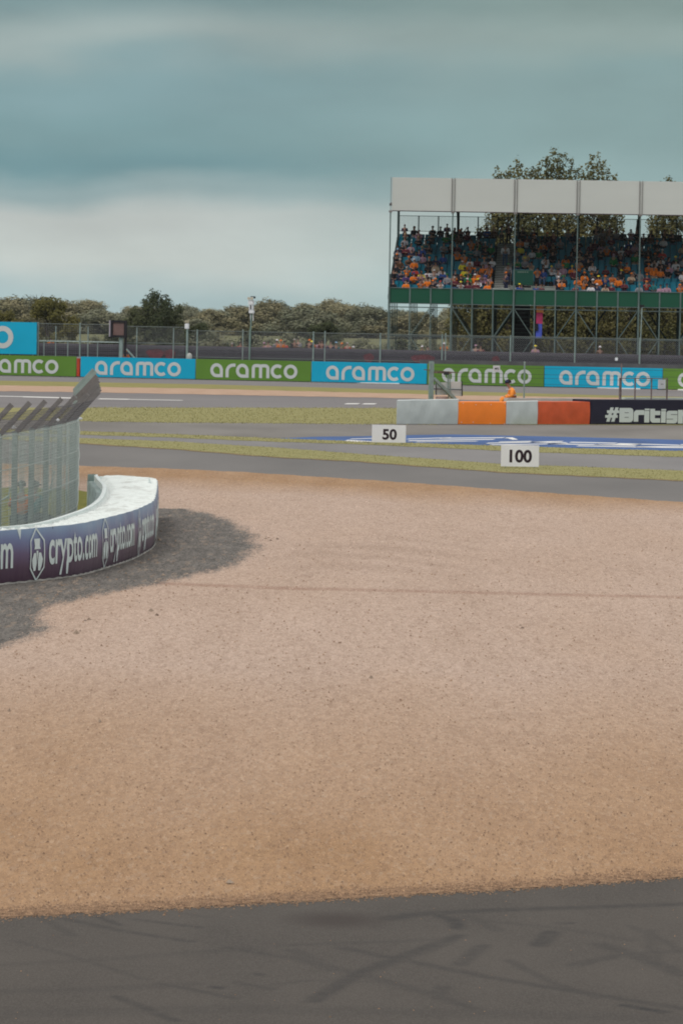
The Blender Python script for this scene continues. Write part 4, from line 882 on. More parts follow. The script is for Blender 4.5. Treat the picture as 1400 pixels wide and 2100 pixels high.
for k in range(NB+1):
    m = MB(); m.tube([Sp(BAY*k,-.02,.9), Sp(BAY*k,-.02,6.6)], .07, 8); m.tube([Sp(BAY*k,-.02,6.6), Sp(BAY*k,-.02,12.05)], .045, 8); m.build('column', M_scol, r)
for k in range(NB*3):
    m = MB(); m.box(Sp(MUL*(k+.5), .1, 5.99), (MUL-.1,.05,1.06), AX, bev=.008); m.build('front_panel', M_gpan, r)
    if k % 3: m = MB(); m.box(Sp(MUL*k, .06, 5.97), (.1,.1,1.14), AX); m.build('panel_post', M_scol, r)
m = MB(); m.beam(Sp(0,.03,6.55), Sp(WT,.03,6.55), .05); m.build('front_rail', M_scol, r)
m = MB(); m.beam(Sp(0,.03,5.42), Sp(WT,.03,5.42), .05); m.build('front_rail', M_scol, r)
for z_ in (5.15, 3.05): m = MB(); m.beam(Sp(-.05,-.02,z_), Sp(WT,-.02,z_), .07); m.build('tie_rail', mat('tie_steel', (0.09,0.12,0.12), .5, .15, 2, metal=.2), r)
VS = (0.0, 2.6, 5.2, 7.8, 10.4, 13.2)
for k in range(NB*3+1):
    for j, v in enumerate(VS):
        if j == 0 and k % 3 == 0: continue
        if 0 < j and k > 16: continue
        zt = 5.42 if j == 0 else FL0+RISE*(v-.45)/TRD-.25
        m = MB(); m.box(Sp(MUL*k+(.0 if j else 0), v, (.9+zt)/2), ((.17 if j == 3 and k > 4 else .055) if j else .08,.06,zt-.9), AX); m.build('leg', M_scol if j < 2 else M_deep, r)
DG = {1:'/',3:'\\',5:'/',6:'\\',8:'/',9:'\\',11:'/',12:'\\',14:'/',15:'\\'}
for k, s in DG.items():
    ua, ub = MUL*k+.08, MUL*(k+1)-.08
    for j, v in enumerate(VS[:5]):
        if j and k in (6,9,12,15) and j < 3: continue
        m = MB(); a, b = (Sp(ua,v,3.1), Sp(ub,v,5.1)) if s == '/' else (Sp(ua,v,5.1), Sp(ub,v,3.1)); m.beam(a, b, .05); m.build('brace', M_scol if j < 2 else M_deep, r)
    m = MB(); a, b = (Sp(ua,0,1.0), Sp(ub,0,3.0)) if s == '\\' else (Sp(ua,0,3.0), Sp(ub,0,1.0)); m.beam(a, b, .05); m.build('brace', M_scol, r)
for k, s in ((7,'\\'),(10,'/'),(13,'\\'),(16,'/')):
    ua, ub = MUL*(k-.55), MUL*(k+.5); v = 10.6; m = MB(); a, b = (Sp(ua,v,3.0), Sp(ub,v,5.3)) if s == '/' else (Sp(ua,v,5.3), Sp(ub,v,3.0)); m.beam(a, b, .24, .12); m.build('brace', M_deep, r)
# raking beams
for k in range(NB*3+1):
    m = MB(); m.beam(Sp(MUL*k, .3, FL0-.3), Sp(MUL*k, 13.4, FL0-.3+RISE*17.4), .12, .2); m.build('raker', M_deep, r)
m = MB(); m.beam(Sp(-.05,.2,FL0+.1), Sp(-.05,13.4,FL0+RISE*17.4+.1), .1, .3); m.build('side_stringer', M_deep, r)
m = MB(); m.tube([Sp(.0,.2,FL0+1.0), Sp(.0,13.4,FL0+RISE*17+.95)], .025, 6)
for q in range(12): m.tube([Sp(0,.4+1.15*q,FL0+RISE*1.15*q/TRD), Sp(0,.4+1.15*q,FL0+1.0+RISE*1.15*q/TRD-.0)], .018, 6)
m.build('side_handrail', M_deep, r)
AI0, AI1 = us(1014, 5), us(1047.5, 5); VM1 = us(1139, 2)
def spans(rw):
    s = [(0.02, AI0), (AI1, WT)] if rw >= 4 else [(0.02, AI0), (VM1, WT)]
    return s
m = MB()
for q in range(NR):
    z = FL0+RISE*q
    for a, b in spans(q): m.box(Sp((a+b)/2, vrow(q)+TRD/2, z-.17), (b-a, TRD-.004, .34), AX)
m.build('terrace', M_deck, r)
m = MB(); m.box(Sp((AI1+VM1)/2, vrow(4)-.03, FL0+RISE*3+.03), (VM1-AI1, .05, .5), AX); m.box(Sp((AI1+VM1)/2, vrow(4)-.05, FL0+RISE*3+.30), (VM1-AI1, .1, .07), AX); m.build('gangway_wall', M_ledge, r)
m = MB(); m.box(Sp((AI0+VM1)/2, 1.6, FL0-.1), (VM1-AI0, 2.6, .1), AX); m.build('gangway_floor', M_deck, r)
m = MB(); m.box(Sp((AI0+AI1)/2, .3, FL0+.75), (AI1-AI0+.05, .06, .28), AX); m.build('gangway_wall', M_ledge, r)
m = MB(); m2 = MB()
for q in range(NR*2):
    z = FL0+RISE*q/2; v = vrow(0)+TRD*q/2; m.box(Sp((AI0+AI1)/2, v+TRD/4, z+.1), (AI1-AI0, TRD/2, .03), AX); m2.box(Sp((AI0+AI1)/2, v+TRD/4+.02, z+.01), (AI1-AI0, TRD/2-.02, .149), AX)
    m.box(Sp((AI0+AI1)/2, v+.008, z+.085), (AI1-AI0, .012, .07), AX)
m.build('aisle_step', M_ledge, r); m2.build('aisle_riser', M_riser, r)
# back columns and balustrade
for k in range(NB+1):
    m = MB(); m.box(Sp(BAY*k, 12.9, 11.6), (.17,.17,3.3), AX); m.build('back_column', M_deep, r)
m = MB(); m.tube([Sp(BAY-.25,12.7,12.9),Sp(BAY-.05,12.7,12.3),Sp(BAY-.05,12.7,10)], .09, 8); m.build('down_pipe', M_deep, r)
m = MB()
for z_ in (12.1, 10.95): m.beam(Sp(0,13.5,z_), Sp(WT,13.5,z_), .04)
for u in np.arange(.1, WT, .1): m.box(Sp(u,13.5,11.52), (.016,.016,1.15), AX)
m.build('balustrade', M_deep, r)
for k in range(int(WT/1.5)+1): m = MB(); m.box(Sp(k*1.5,13.55,11.4), (.09,.06,1.45), AX); m.build('balustrade_post', M_deep, r)
# seats
M_seat = mat('turquoise_plastic', (0.002,0.15,0.23), .4, .1, 3)
sb = bmesh.new()
def seat_mesh():
    m = MB(); n = 6
    for k in range(n):   # curved back shell
        a0 = math.pi*(k/n)*.8+math.pi*.1; a1 = math.pi*((k+1)/n)*.8+math.pi*.1
        p = []
        for a in (a0, a1):
            x = -.235*math.cos(a); y = .06*math.sin(a)
            for (z, t) in ((.42,0),(.80,.03)): p += [Vector((x, y+t, z)), Vector((x*.94, y+t-.03, z))]
        m.add(p, [(0,4,6,2),(1,3,7,5),(2,6,7,3),(0,1,5,4)])
    m.box((0,-.16,.43), (.43,.36,.05), bev=.02); m.box((0,.06,.24), (.06,.08,.42)); return m.mesh('seat', M_seat)
SM = seat_mesh(); allseat = []
PEOPLE_OCC = set()
for q in range(NR):
    for a, b in spans(q):
        u = a+.3
        while u < b-.2: allseat.append((q, u)); u += .487
def seatloc(q, u): return Sp(u, vrow(q)+.56, FL0+RISE*q)
# ------------------------------------------------------------------ people
CC = {'k':('black',(0.012,0.012,0.018)),'n':('navy',(0.018,0.022,0.06)),'o':('orange',(0.66,0.165,0.012)),'w':('white',(0.60,0.58,0.62)),'g':('grey',(0.22,0.22,0.25)),'b':('blue',(0.02,0.06,0.24)),'r':('red',(0.40,0.04,0.03)),
 'm':('maroon',(0.10,0.015,0.03)),'p':('mauve',(0.36,0.22,0.30)),'t':('beige',(0.40,0.30,0.22)),'y':('yellow',(0.70,0.58,0.04)),'e':('green',(0.02,0.16,0.05)),'l':('pale blue',(0.20,0.34,0.48)),'u':('purple',(0.07,0.035,0.15)),
 's':('brown',(0.09,0.045,0.025)),'c':('teal',(0.02,0.16,0.18)),'j':('denim',(0.05,0.09,0.17))}
HC = {'-':('dark',(0.018,0.012,0.010)),'h':('grey',(0.30,0.28,0.27)),'f':('fair',(0.38,0.26,0.13)),'a':('brown',(0.08,0.045,0.025))}
SK_ = [(0.36,0.20,0.155),(0.29,0.16,0.12),(0.14,0.075,0.05),(0.40,0.25,0.20)]
def cm(k): return mat('cloth_'+CC[k][0].replace(' ', '_'), CC[k][1], .85, .15, 9)
def hm(k): return mat('hair_'+HC[k][0], HC[k][1], .8, .2, 20)
def skm(i): return mat('skin_%d' % i, SK_[i], .6, .05, 5)
def skinmesh(name, V, E, R, sub=1, root=0):
    me = bpy.data.meshes.new(name); me.from_pydata([tuple(v) for v in V], E, []); o = bpy.data.objects.new(name, me); COL.objects.link(o)
    md = o.modifiers.new('s', 'SKIN'); md.use_smooth_shade = True; md.branch_smoothing = .6
    for i, sv_ in enumerate(me.skin_vertices[0].data): sv_.radius = R[i] if isinstance(R[i], tuple) else (R[i], R[i]); sv_.use_root = (i == root)
    if sub: s2 = o.modifiers.new('d', 'SUBSURF'); s2.levels = sub; s2.render_levels = sub
    dg = bpy.context.evaluated_depsgraph_get(); out = bpy.data.meshes.new_from_object(o.evaluated_get(dg)); bpy.data.objects.remove(o); out.name = name
    out.polygons.foreach_set('use_smooth', [True]*len(out.polygons)); return out
def figure(P, fingers=True):
    """P: joints. returns body, top, trousers meshes"""
    V = []; E = []; R = []
    def add(p, r_, par=None):
        V.append(Vector(p)); R.append(r_); i = len(V)-1
        if par is not None: E.append((par, i))
        return i
    pel = add(P['pel'], (.15,.11)); ch = add(P['chest'], (.165,.11), pel); nk = add(P['neck'], (.055,.055), ch); hd = P['head']; f = P['face']
    h0 = add(Vector(hd)-Vector((0,0,.07)), (.066,.07), nk); h1 = add(Vector(hd)+Vector((0,0,.02)), (.078,.092), h0); add(Vector(hd)+Vector((0,0,.09)), (.05,.06), h1)
    add(Vector(hd)+Vector(f)*.115-Vector((0,0,.01)), .014, h1)
    for s in ('L', 'R'):
        sh = add(P['sh'+s], .058, ch); el = add(P['el'+s], .043, sh); wr_ = add(P['wr'+s], .029, el); d = (Vector(P['wr'+s])-Vector(P['el'+s])).normalized()
        pm = add(V[wr_]+d*.07, (.035,.018), wr_)
        if fingers:
            sd = d.cross(Vector((0,0,1))); sd = sd.normalized() if sd.length > .1 else Vector((1,0,0)); dn = sd.cross(d)
            for k, ln in enumerate((.062,.074,.07,.054)):
                b_ = V[pm]+sd*(-.03+.02*k)+d*.02; a1 = add(b_, .009, pm); a2 = add(b_+d*ln*.6, .0085, a1); add(b_+d*ln-dn*.025, .007, a2)
            a1 = add(V[wr_]+d*.04+sd*-.04, .011, pm); add(V[a1]+d*.03-sd*.012, .009, a1)
    for s in ('L', 'R'):
        hp = add(P['hp'+s], .088, pel); kn = add(P['kn'+s], .062, hp); an = add(P['an'+s], .042, kn); add(Vector(P['an'+s])+Vector(P.get('toe', (0,-.17,-.05))), (.042,.032), an)
    body = skinmesh('body', V, E, R, 1)
    V = []; E = []; R = []
    pel = add(Vector(P['pel'])+(Vector(P['chest'])-Vector(P['pel']))*.1, (.175,.135)); ch = add(P['chest'], (.185,.132), pel); add(Vector(P['chest'])+(Vector(P['neck'])-Vector(P['chest']))*.85, (.085,.075), ch)
    for s in ('L', 'R'):
        sh = add(P['sh'+s], .075, ch); el = add(P['el'+s], .060, sh); add(Vector(P['el'+s]).lerp(Vector(P['wr'+s]), P.get('sleeve', .8)), .045, el)
    bk_ = P.get('bulk', 1); R = [(a_*bk_, b_*bk_) if isinstance(q_, tuple) else q_*bk_ for q_ in R for a_, b_ in [q_ if isinstance(q_, tuple) else (0, 0)]]
    top = skinmesh('top', V, E, R, 1)
    V = []; E = []; R = []
    pel = add(P['pel'], (.165,.128))
    for s in ('L', 'R'):
        hp = add(P['hp'+s], .104, pel); kn = add(P['kn'+s], .080, hp); add(Vector(P['kn'+s]).lerp(Vector(P['an'+s]), .92), .062, kn)
    tr = skinmesh('trousers', V, E, R, 1)
    return body, top, tr
def hat_mesh(P, kind):
    m = MB(); hd = Vector(P['head']); f = Vector(P['face'])
    if kind == 'cap':
        m.ell(hd+Vector((0,0,.025)), (.098,.112,.105), 10, 5, zmin=.0)
        s = f.cross(Vector((0,0,1))).normalized(); c = hd+f*.085+Vector((0,0,.035)); m.add([c-s*.075, c+s*.075, c+s*.055+f*.095-Vector((0,0,.02)), c-s*.055+f*.095-Vector((0,0,.02)), c-s*.075+Vector((0,0,.012)), c+s*.075+Vector((0,0,.012)), c+s*.055+f*.095-Vector((0,0,.008)), c-s*.055+f*.095-Vector((0,0,.008))], [(0,3,2,1),(4,5,6,7),(0,1,5,4),(1,2,6,5),(2,3,7,6),(3,0,4,7)])
    elif kind == 'hair':
        m.ell(hd-f*.022+Vector((0,0,.03)), (.094,.108,.1), 10, 6, zmin=-.35)
    else:
        m.ell(hd-f*.035+Vector((0,0,.02)), (.102,.102,.11), 10, 6, zmin=-.6); m.tube([hd-f*.07+Vector((0,0,-.02)), hd-f*.09+Vector((0,0,-.16)), hd-f*.08+Vector((0,0,-.28))], [.085,.08,.04], 8)
    me = m.mesh('cap' if kind == 'cap' else 'hair', cm('k')); me.polygons.foreach_set('use_smooth', [True]*len(me.polygons)); return me
def seated(**k):
    P = dict(pel=(0,.05,.53), chest=(0,.06,.88), neck=(0,.045,1.07), head=(0,.03,1.22), face=(0,-1,0), shL=(-.185,.06,.99), shR=(.185,.06,.99), elL=(-.25,-.05,.74), elR=(.25,-.05,.74), wrL=(-.12,-.25,.66), wrR=(.12,-.25,.66),
      hpL=(-.1,.0,.52), hpR=(.1,.0,.52), knL=(-.15,-.42,.53), knR=(.15,-.42,.53), anL=(-.14,-.40,.10), anR=(.14,-.40,.10)); P.update(k); return P
def standing(**k):
    P = dict(pel=(0,.0,.98), chest=(0,.01,1.30), neck=(0,.0,1.49), head=(0,-.01,1.64), face=(0,-1,0), shL=(-.195,.0,1.42), shR=(.195,.0,1.42), elL=(-.26,.02,1.13), elR=(.26,.02,1.13), wrL=(-.25,-.10,.90), wrR=(.25,-.10,.90),
      hpL=(-.1,.0,.93), hpR=(.1,.0,.93), knL=(-.11,-.02,.50), knR=(.11,-.02,.50), anL=(-.12,.02,.09), anR=(.12,.02,.09)); P.update(k); return P
POSES = {
 'lap': seated(), 'lean': seated(chest=(0,-.04,.86), neck=(0,-.12,1.03), head=(0,-.16,1.17), shL=(-.185,-.06,.96), shR=(.185,-.06,.96), elL=(-.24,-.22,.72), elR=(.24,-.22,.72), wrL=(-.06,-.40,.66), wrR=(.06,-.42,.68)),
 'cross': seated(elL=(-.26,-.04,.78), elR=(.26,-.04,.78), wrL=(.05,-.16,.80), wrR=(-.05,-.19,.83)), 'photo': seated(elL=(-.24,-.18,.93), elR=(.24,-.18,.93), wrL=(-.07,-.24,1.14), wrR=(.07,-.24,1.14), sleeve=.6),
 'turn': seated(face=(.5,-.86,0), head=(.03,.0,1.21), elL=(-.27,-.02,.76), wrL=(-.2,-.26,.70), wrR=(.2,-.3,.62), sleeve=.25),
 'stand': standing(), 'standfold': standing(elL=(-.27,-.05,1.16), elR=(.27,-.05,1.16), wrL=(.03,-.2,1.18), wrR=(-.03,-.24,1.22)), 'standphoto': standing(elL=(-.25,-.17,1.30), elR=(.25,-.17,1.30), wrL=(-.06,-.25,1.55), wrR=(.06,-.25,1.55)),
 'marshal': seated(pel=(0,.08,.53), chest=(0,-.02,.84), neck=(0,-.10,1.02), head=(0,-.17,1.16), face=(0,-.94,-.34), shL=(-.18,-.04,.95), shR=(.18,-.04,.95), elL=(-.27,-.06,.72), elR=(.27,-.06,.72), wrL=(-.12,-.26,.66), wrR=(.1,-.28,.64), bulk=1.22, knL=(-.14,-.36,.64), knR=(.12,-.40,.60), anL=(-.14,-.38,.16), anR=(.13,-.42,.12), sleeve=.95)}
PM = {}
for k_, P_ in POSES.items(): PM[k_] = figure(P_)+(hat_mesh(P_, 'cap'), hat_mesh(P_, 'hair'), hat_mesh(P_, 'long'))
CACHE = {}
def colored(me, m_):
    key = (me.name, m_.name)
    if key not in CACHE:
        c = me.copy(); c.name = me.name.split('.')[0]; c.materials.clear(); c.materials.append(m_); c.polygons.foreach_set('material_index', [0]*len(c.polygons)); CACHE[key] = c
    return CACHE[key]
proto = bpy.data.objects.new('person', None); proto.empty_display_size = .2; prt = [bpy.data.objects.new(n_, PM['lap'][0]) for n_ in ('body','top','trousers','hair','cap','reflective_band')]
def person(loc, rz, pose, top, hat, skin, hair='-', trous='k', scale=1.0, long_=False, band=False):
    r = proto.copy(); COL.objects.link(r); r.location = loc; r.rotation_euler = (0,0,rz); r.scale = (scale,)*3
    b, t, tr, cp, hr, lg = PM[pose]
    items = [(0, b, skm(skin)), (1, t, cm(top)), (2, tr, cm(trous)), (3, lg if long_ else hr, hm(hair))]
    if hat: items.append((4, cp, cm(hat)))
    for i, me, m_ in items:
        c = prt[i].copy(); c.data = colored(me, m_); COL.objects.link(c); c.parent = r
    return r
CR = [ # crop origin x, y, scale, [cx cy top hat]
 (790,430,8.235,"330,175,n,m,S 490,275,k,- 240,310,g,t 350,315,k,- 575,300,p,m 930,270,k,h 1045,200,u,-,S 1170,280,k,- 1275,285,m,- 1385,290,m,- 335,410,c,f 1140,350,e,- 1250,380,k,o 325,510,g,- 230,420,g,k 555,480,k,f 770,460,k,- 1020,470,e,- 1235,460,s,- 345,650,m,- 430,610,p,a 620,650,b,f 740,640,k,- 985,630,g,- 1100,640,k,- 1210,650,m,- 160,720,g,l 275,680,k,- 215,620,n,- 180,790,k,o 520,760,l,- 630,760,p,- 570,720,u,- 975,760,b,- 1215,740,o,- 1330,740,c,f 385,860,s,o 485,890,o,w 735,855,k,o 850,850,n,- 1300,890,y,w 250,910,s,h 145,960,k,- 365,980,o,h 845,930,t,a 950,990,w,o 720,970,k,- 500,1020,r,m 140,1055,k,- 260,1060,n,- 600,1050,y,- 715,1040,w,- 820,1095,w,w 965,1045,b,k 1180,1050,k,- 350,1130,u,o 480,1130,o,u 600,1110,p,- 710,1110,t,m 840,1160,n,o 1045,1100,g,e 1275,1145,k,o 130,1225,k,- 345,1255,o,- 595,1255,o,- 710,1185,o,k 800,1265,k,o 925,1265,w,r 1165,1215,m,h 1160,1150,o,k 1270,1225,w,y 1385,1250,m,r"),
 (950,430,8.235,"70,290,m,- 650,215,c,m,S 765,200,k,k,S 1000,230,k,- 1190,230,k,- 510,310,s,f 395,330,b,- 280,350,k,- 1190,470,k,o 1070,480,m,- 135,560,o,- 255,540,k,- 375,555,k,w 470,600,e,- 960,510,o,- 1060,530,w,- 1165,540,k,- 120,700,c,a 225,700,g,- 370,680,k,- 955,640,y,o 890,690,g,- 1270,680,e,o 1155,690,w,- 1345,620,k,o 1050,760,t,- 110,850,w,- 20,740,o,- 350,830,g,o 230,860,m,- 480,840,w,- 415,890,p,n 900,880,e,- 1035,855,g,y 1385,800,w,- 100,940,o,o 195,940,n,o 330,930,o,- 435,950,o,k 30,930,y,- 1140,940,t,- 1345,1010,n,- 85,1010,e,- 235,1000,o,- 320,1090,p,- 430,1015,o,- 190,1075,o,w 420,1115,p,- 370,1040,b,- 65,1170,k,w 160,1190,g,- 240,1215,w,y 210,1290,m,- 60,1275,e,- 430,1200,o,- 400,1275,o,- 490,1170,k,-"),
 (1110,430,9.333,"1045,290,k,-,S 1170,400,g,- 1300,300,s,-,S 510,370,g,- 650,360,k,- 110,455,k,o 230,480,m,- 45,570,k,- 215,650,k,- 355,640,g,- 30,690,o,k 715,600,k,o 930,670,m,- 1020,650,m,- 1130,700,p,- 85,900,w,- 210,840,k,- 460,940,o,- 325,970,g,- 870,790,k,- 945,820,n,- 720,895,t,- 1130,790,k,- 1245,780,o,h 710,1000,t,- 190,1110,w,y 310,1160,w,- 405,1145,p,o 460,1030,e,- 580,1130,o,y 710,1090,o,- 970,1060,w,- 1225,1130,m,- 815,1170,k,t 30,1150,b,- 325,1300,k,w,S 390,1290,o,-,S 820,1280,o,o 690,1300,o,- 950,1250,k,o 1085,1320,o,y 1215,1330,b,o 1350,1260,o,- 250,1480,w,- 410,1500,k,e 650,1500,m,- 805,1410,o,- 940,1430,w,- 1055,1500,n,w 1210,1480,t,- 1330,1500,m,h 840,1350,k,h 560,920,k,- 890,1000,k,- 1060,1180,k,- 980,1390,k,w 620,1190,m,- 800,950,n,- 640,720,k,- 1330,560,m,- 1150,560,s,-"),
 (1250,430,9.333,"130,300,g,- 250,310,k,y 400,290,p,- 520,290,k,- 790,320,k,- 1040,370,k,- 1170,310,k,- 1310,330,k,- 640,500,k,- 770,430,s,- 350,630,b,- 890,620,k,o 1020,570,w,- 215,760,w,- 75,730,m,w 470,720,p,- 345,740,m,- 735,770,k,- 1385,700,t,- 605,790,k,h 75,870,e,p 200,880,n,- 730,830,k,- 1000,850,r,w 65,970,e,p 730,930,k,o 860,920,k,o 850,1000,w,- 975,990,w,- 1120,950,n,- 1250,950,k,y 1255,1045,w,e 195,1110,k,o 315,1110,o,m 725,1090,o,o 840,1070,o,- 985,1070,k,- 1390,970,g,- 205,1180,k,y 440,1220,k,- 570,1210,g,m 705,1260,m,o 965,1190,o,- 1095,1190,k,o 835,1150,o,k 1130,1110,p,p 1390,1220,w,- 160,1360,o,- 275,1400,m,- 405,1310,t,o 830,1390,c,k 700,1430,r,o 555,1500,g,h 965,1480,p,- 1335,1520,o,o 1360,1440,r,- 1085,1530,p,n 480,900,e,- 900,750,k,- 560,500,m,- 960,880,k,- 1300,1150,k,- 1200,540,k,- 1330,900,n,-")]
rs = random.Random(3); placed = []; used_u = {}
CC['v'] = ('bright orange', (0.98,0.30,0.05))
LOWER = [(1065,585,'b','y'),(1069,590,'k',None),(1099,588,'b',None),(1110,588,'m',None)]
for ox, oy, scl, dat in CR:
    for it in dat.split():
        q = it.split(','); px, py = ox+float(q[0])/scl, oy+float(q[1])/scl; st = len(q) > 4; top, hat = q[2], q[3]
        hz = 1.64 if st else 1.22
        base = 579+.0175*(px-800)-(0 if not st else .42*28)
        row = max(0, min(16, round((base-py)/6.9)))
        u = us(px, vrow(row)+.5, py)
        if AI0-.1 < u < AI1+.1 and not st: u = AI0-.25 if u < (AI0+AI1)/2 else AI1+.3
        ok = False
        for dr in (0, -1, 1, 2, -2):
            rr = row+dr
            if rr < 0 or rr > 16: continue
            if rr < 4 and AI1-.1 < u < VM1: continue
            if all(abs(u-x) > .43 for x in used_u.get(rr, [])): ok = True; break
        if not ok or u < .15: 
            if u > .15: continue
            u = .22; rr = row
            if any(abs(u-x) <= .43 for x in used_u.get(rr, [])): continue
        used_u.setdefault(rr, []).append(u); placed.append([rr, u, st, top, hat])
while len(placed) < 262:
    rr = rs.choice([rs.randrange(0, 16), rs.randrange(7, 17), rs.randrange(7, 17)]); u = rs.uniform(.3, 22.3)
    if AI0-.3 < u < AI1+.3 or (rr < 4 and AI1-.1 < u < VM1) or any(abs(u-x) < .46 for x in used_u.get(rr, [])) or (u < 6 and rs.random() < .6): continue
    used_u.setdefault(rr, []).append(u); placed.append([rr, u, False, rs.choice('kkkknnmgsckpe'), rs.choice(['-','-','a','h','k','n'])])
print('PLACED', len(placed))
ORD = ['','first','second','third','fourth','fifth','sixth','seventh','eighth','ninth','tenth','eleventh','twelfth','thirteenth','fourteenth','fifteenth','sixteenth','seventeenth','eighteenth','nineteenth','twentieth']
placed.sort(key=lambda p: (p[0], p[1])); cnt = {}
def us_off(px): return us(px, 0)
HATN = lambda h: (' and %s cap' % CC[h][0]) if h in CC else ''
keyc = {}
for p in placed:
    bay = int(p[1]/BAY)+1; n_ = cnt.get((p[0], bay), 0)+1; cnt[(p[0], bay)] = n_
    row, u, st, top, hat = p; skin = rs.choice([0,0,0,3,1,1,2]); pose = rs.choice(['stand','standfold']) if st else rs.choice(['lap','lap','lean','cross','photo','turn','lap','cross'])
    if not st and top in 'ow' and rs.random() < .25: pose = 'photo'
    hair = hat if hat in HC else rs.choice(['-','-','a','f','h']); cap = hat if hat in CC else None
    tr = rs.choice('kknjjkgt'); z = FL0+RISE*row
    o = person(Sp(u, vrow(row)+(.47 if not st else .25), z), -PHI+rs.uniform(-.3,.3), pose, top, cap, skin, hair, tr, rs.uniform(1.0,1.1) if not st else rs.uniform(.86,.94), rs.random() < .3)
    hd = HATN(cap).replace(' and', ',') if cap else ', %s hair' % HC[hair][0]
    tag(o, '%s in %s top%s, %s row, %s bay, %s from left' % ('standing person' if st else 'person', CC[top][0], hd, ORD[row+1], ORD[bay] if bay < 20 else '', ORD[n_]), 'person', 'spectators in the grandstand')
for px, py, top, cap in LOWER:
    o = person(Sp(us(px, 1.2), 1.2, FL0-.05), -PHI, 'lap', top, cap, 0, 'a', 'k', 1.0-(py-585)*.01); tag(o, 'person in %s top%s, %s' % (CC[top][0], ' and yellow cap' if cap else '', {1065:'under the left end of the green sign',1069:'under the middle of the green sign',1099:'right beside the green sign',1110:'further right of the green sign'}[px]), 'person', 'spectators in the grandstand')
o = person(Sp(us(1033.5, 6), vrow(10)-.1, FL0+RISE*9.5+.0), -PHI, 'stand', 'w', None, 1, '-', 'j', 1.04); tag(o, 'man in white shirt and jeans standing at the top of the aisle steps', 'person', 'spectators in the grandstand')
o = person(Sp(AI1-.28, vrow(1), FL0+.35), -PHI-.9, 'standfold', 'n', 'o', 1, '-', 'n', 1.0); tag(o, 'dark clothed steward standing low on the aisle steps left of the green sign', 'person', 'spectators in the grandstand')
o = person(Sp(AI1-.2, vrow(4), FL0+RISE*4+.05), -PHI, 'stand', 'g', 'e', 2, '-', 'n', .95); tag(o, 'person in grey top and green cap on the aisle steps behind the steward', 'person', 'spectators in the grandstand')
o = person(Sp(us(1101, 3.5), vrow(4)+.25, FL0+RISE*4-.32), -PHI, 'standphoto', 'o', None, 1, '-', 'k', 1.0); tag(o, 'person in orange and black standing with raised hands right of the green sign', 'person', 'spectators in the grandstand')
# seats, 100 of the unoccupied ones nearest the front as parts
gs = [o for o in COL.objects if o.name == 'grandstand'][0]
def occ(q, u): return any(abs(u-x) < .3 for x in used_u.get(q, []))
free = sorted([s for s in allseat if not occ(*s) and s[1] < 22], key=lambda s: s[0]); first = set(free[:100])
for s in free[:100]:
    o = link('seat', SM, gs); o.matrix_local = Matrix.Translation(seatloc(*s))@Matrix.Rotation(-PHI, 4, 'Z')
mm = MB(); sv0 = [v.co.copy() for v in SM.vertices]; sf0 = [tuple(p.vertices) for p in SM.polygons]; rot = Matrix.Rotation(-PHI, 3, 'Z')
for s in allseat:
    if s in first: continue
    p = seatloc(*s); mm.add([p+rot@v for v in sv0], sf0)
o = mm.build('seat', M_seat, gs); o['kind'] = 'stuff'
bpy.context.view_layer.update()
# green sign on the gangway
r = gs
v = 2.0; p0, p1 = onS(1052.5,554,v), onS(1092,585,v); cx = ((p0-S0).dot(SU)+(p1-S0).dot(SU))/2; w_ = (p1-p0).dot(SU); h_ = p0.z-p1.z; cz = (p0.z+p1.z)/2
m = MB(); m.box(Sp(cx,v,cz), (w_,.05,h_), AX, bev=.01); g_ = m.build('sign_board', mat('sign_green', (0.004,0.062,0.042), .5, .06, 1), r)
m = MB()
for s in (-1,1): m.box(Sp(cx+s*w_/2,v+.04,cz-.25), (.06,.05,h_+.5), AX)
m.box(Sp(cx,v+.04,cz+h_/2), (w_,.05,.05), AX); m.build('frame', M_scol, g_)
m = MB(); xx = -.42
for wd in (.07,.05,.06,.06,.05,.07,0,.1,0,.1): m.box(Sp(cx+xx+.3*0+.02, v-.04, cz+h_*.40-.02), (wd or .001,.01,.075), AX); xx += (wd or .02)+.022
m.build('lettering', mat('pale_lettering', (0.16,0.22,0.19), .6, .05, 2), g_)
m = MB(); m.box(Sp(cx,v+.1,cz-h_/2-.12), (w_*.8,.1,.13), AX); m.build('shelf', M_black, g_)
m = MB()
for q in range(6): m.box(Sp(cx-.35+rs.uniform(0,1.0), v+.08, cz-h_/2-.03), (.1,.08,.07), AX, bev=.015)
m.build('loose_item', mat('pale_items', (0.45,0.45,0.38), .7, .3, 9), g_)
locfix(gs_ := gs) if False else None
# children of the stand were built in world coordinates
for c in gs.children:
    c.matrix_parent_inverse = Matrix.Translation(-Vector(gs.location))
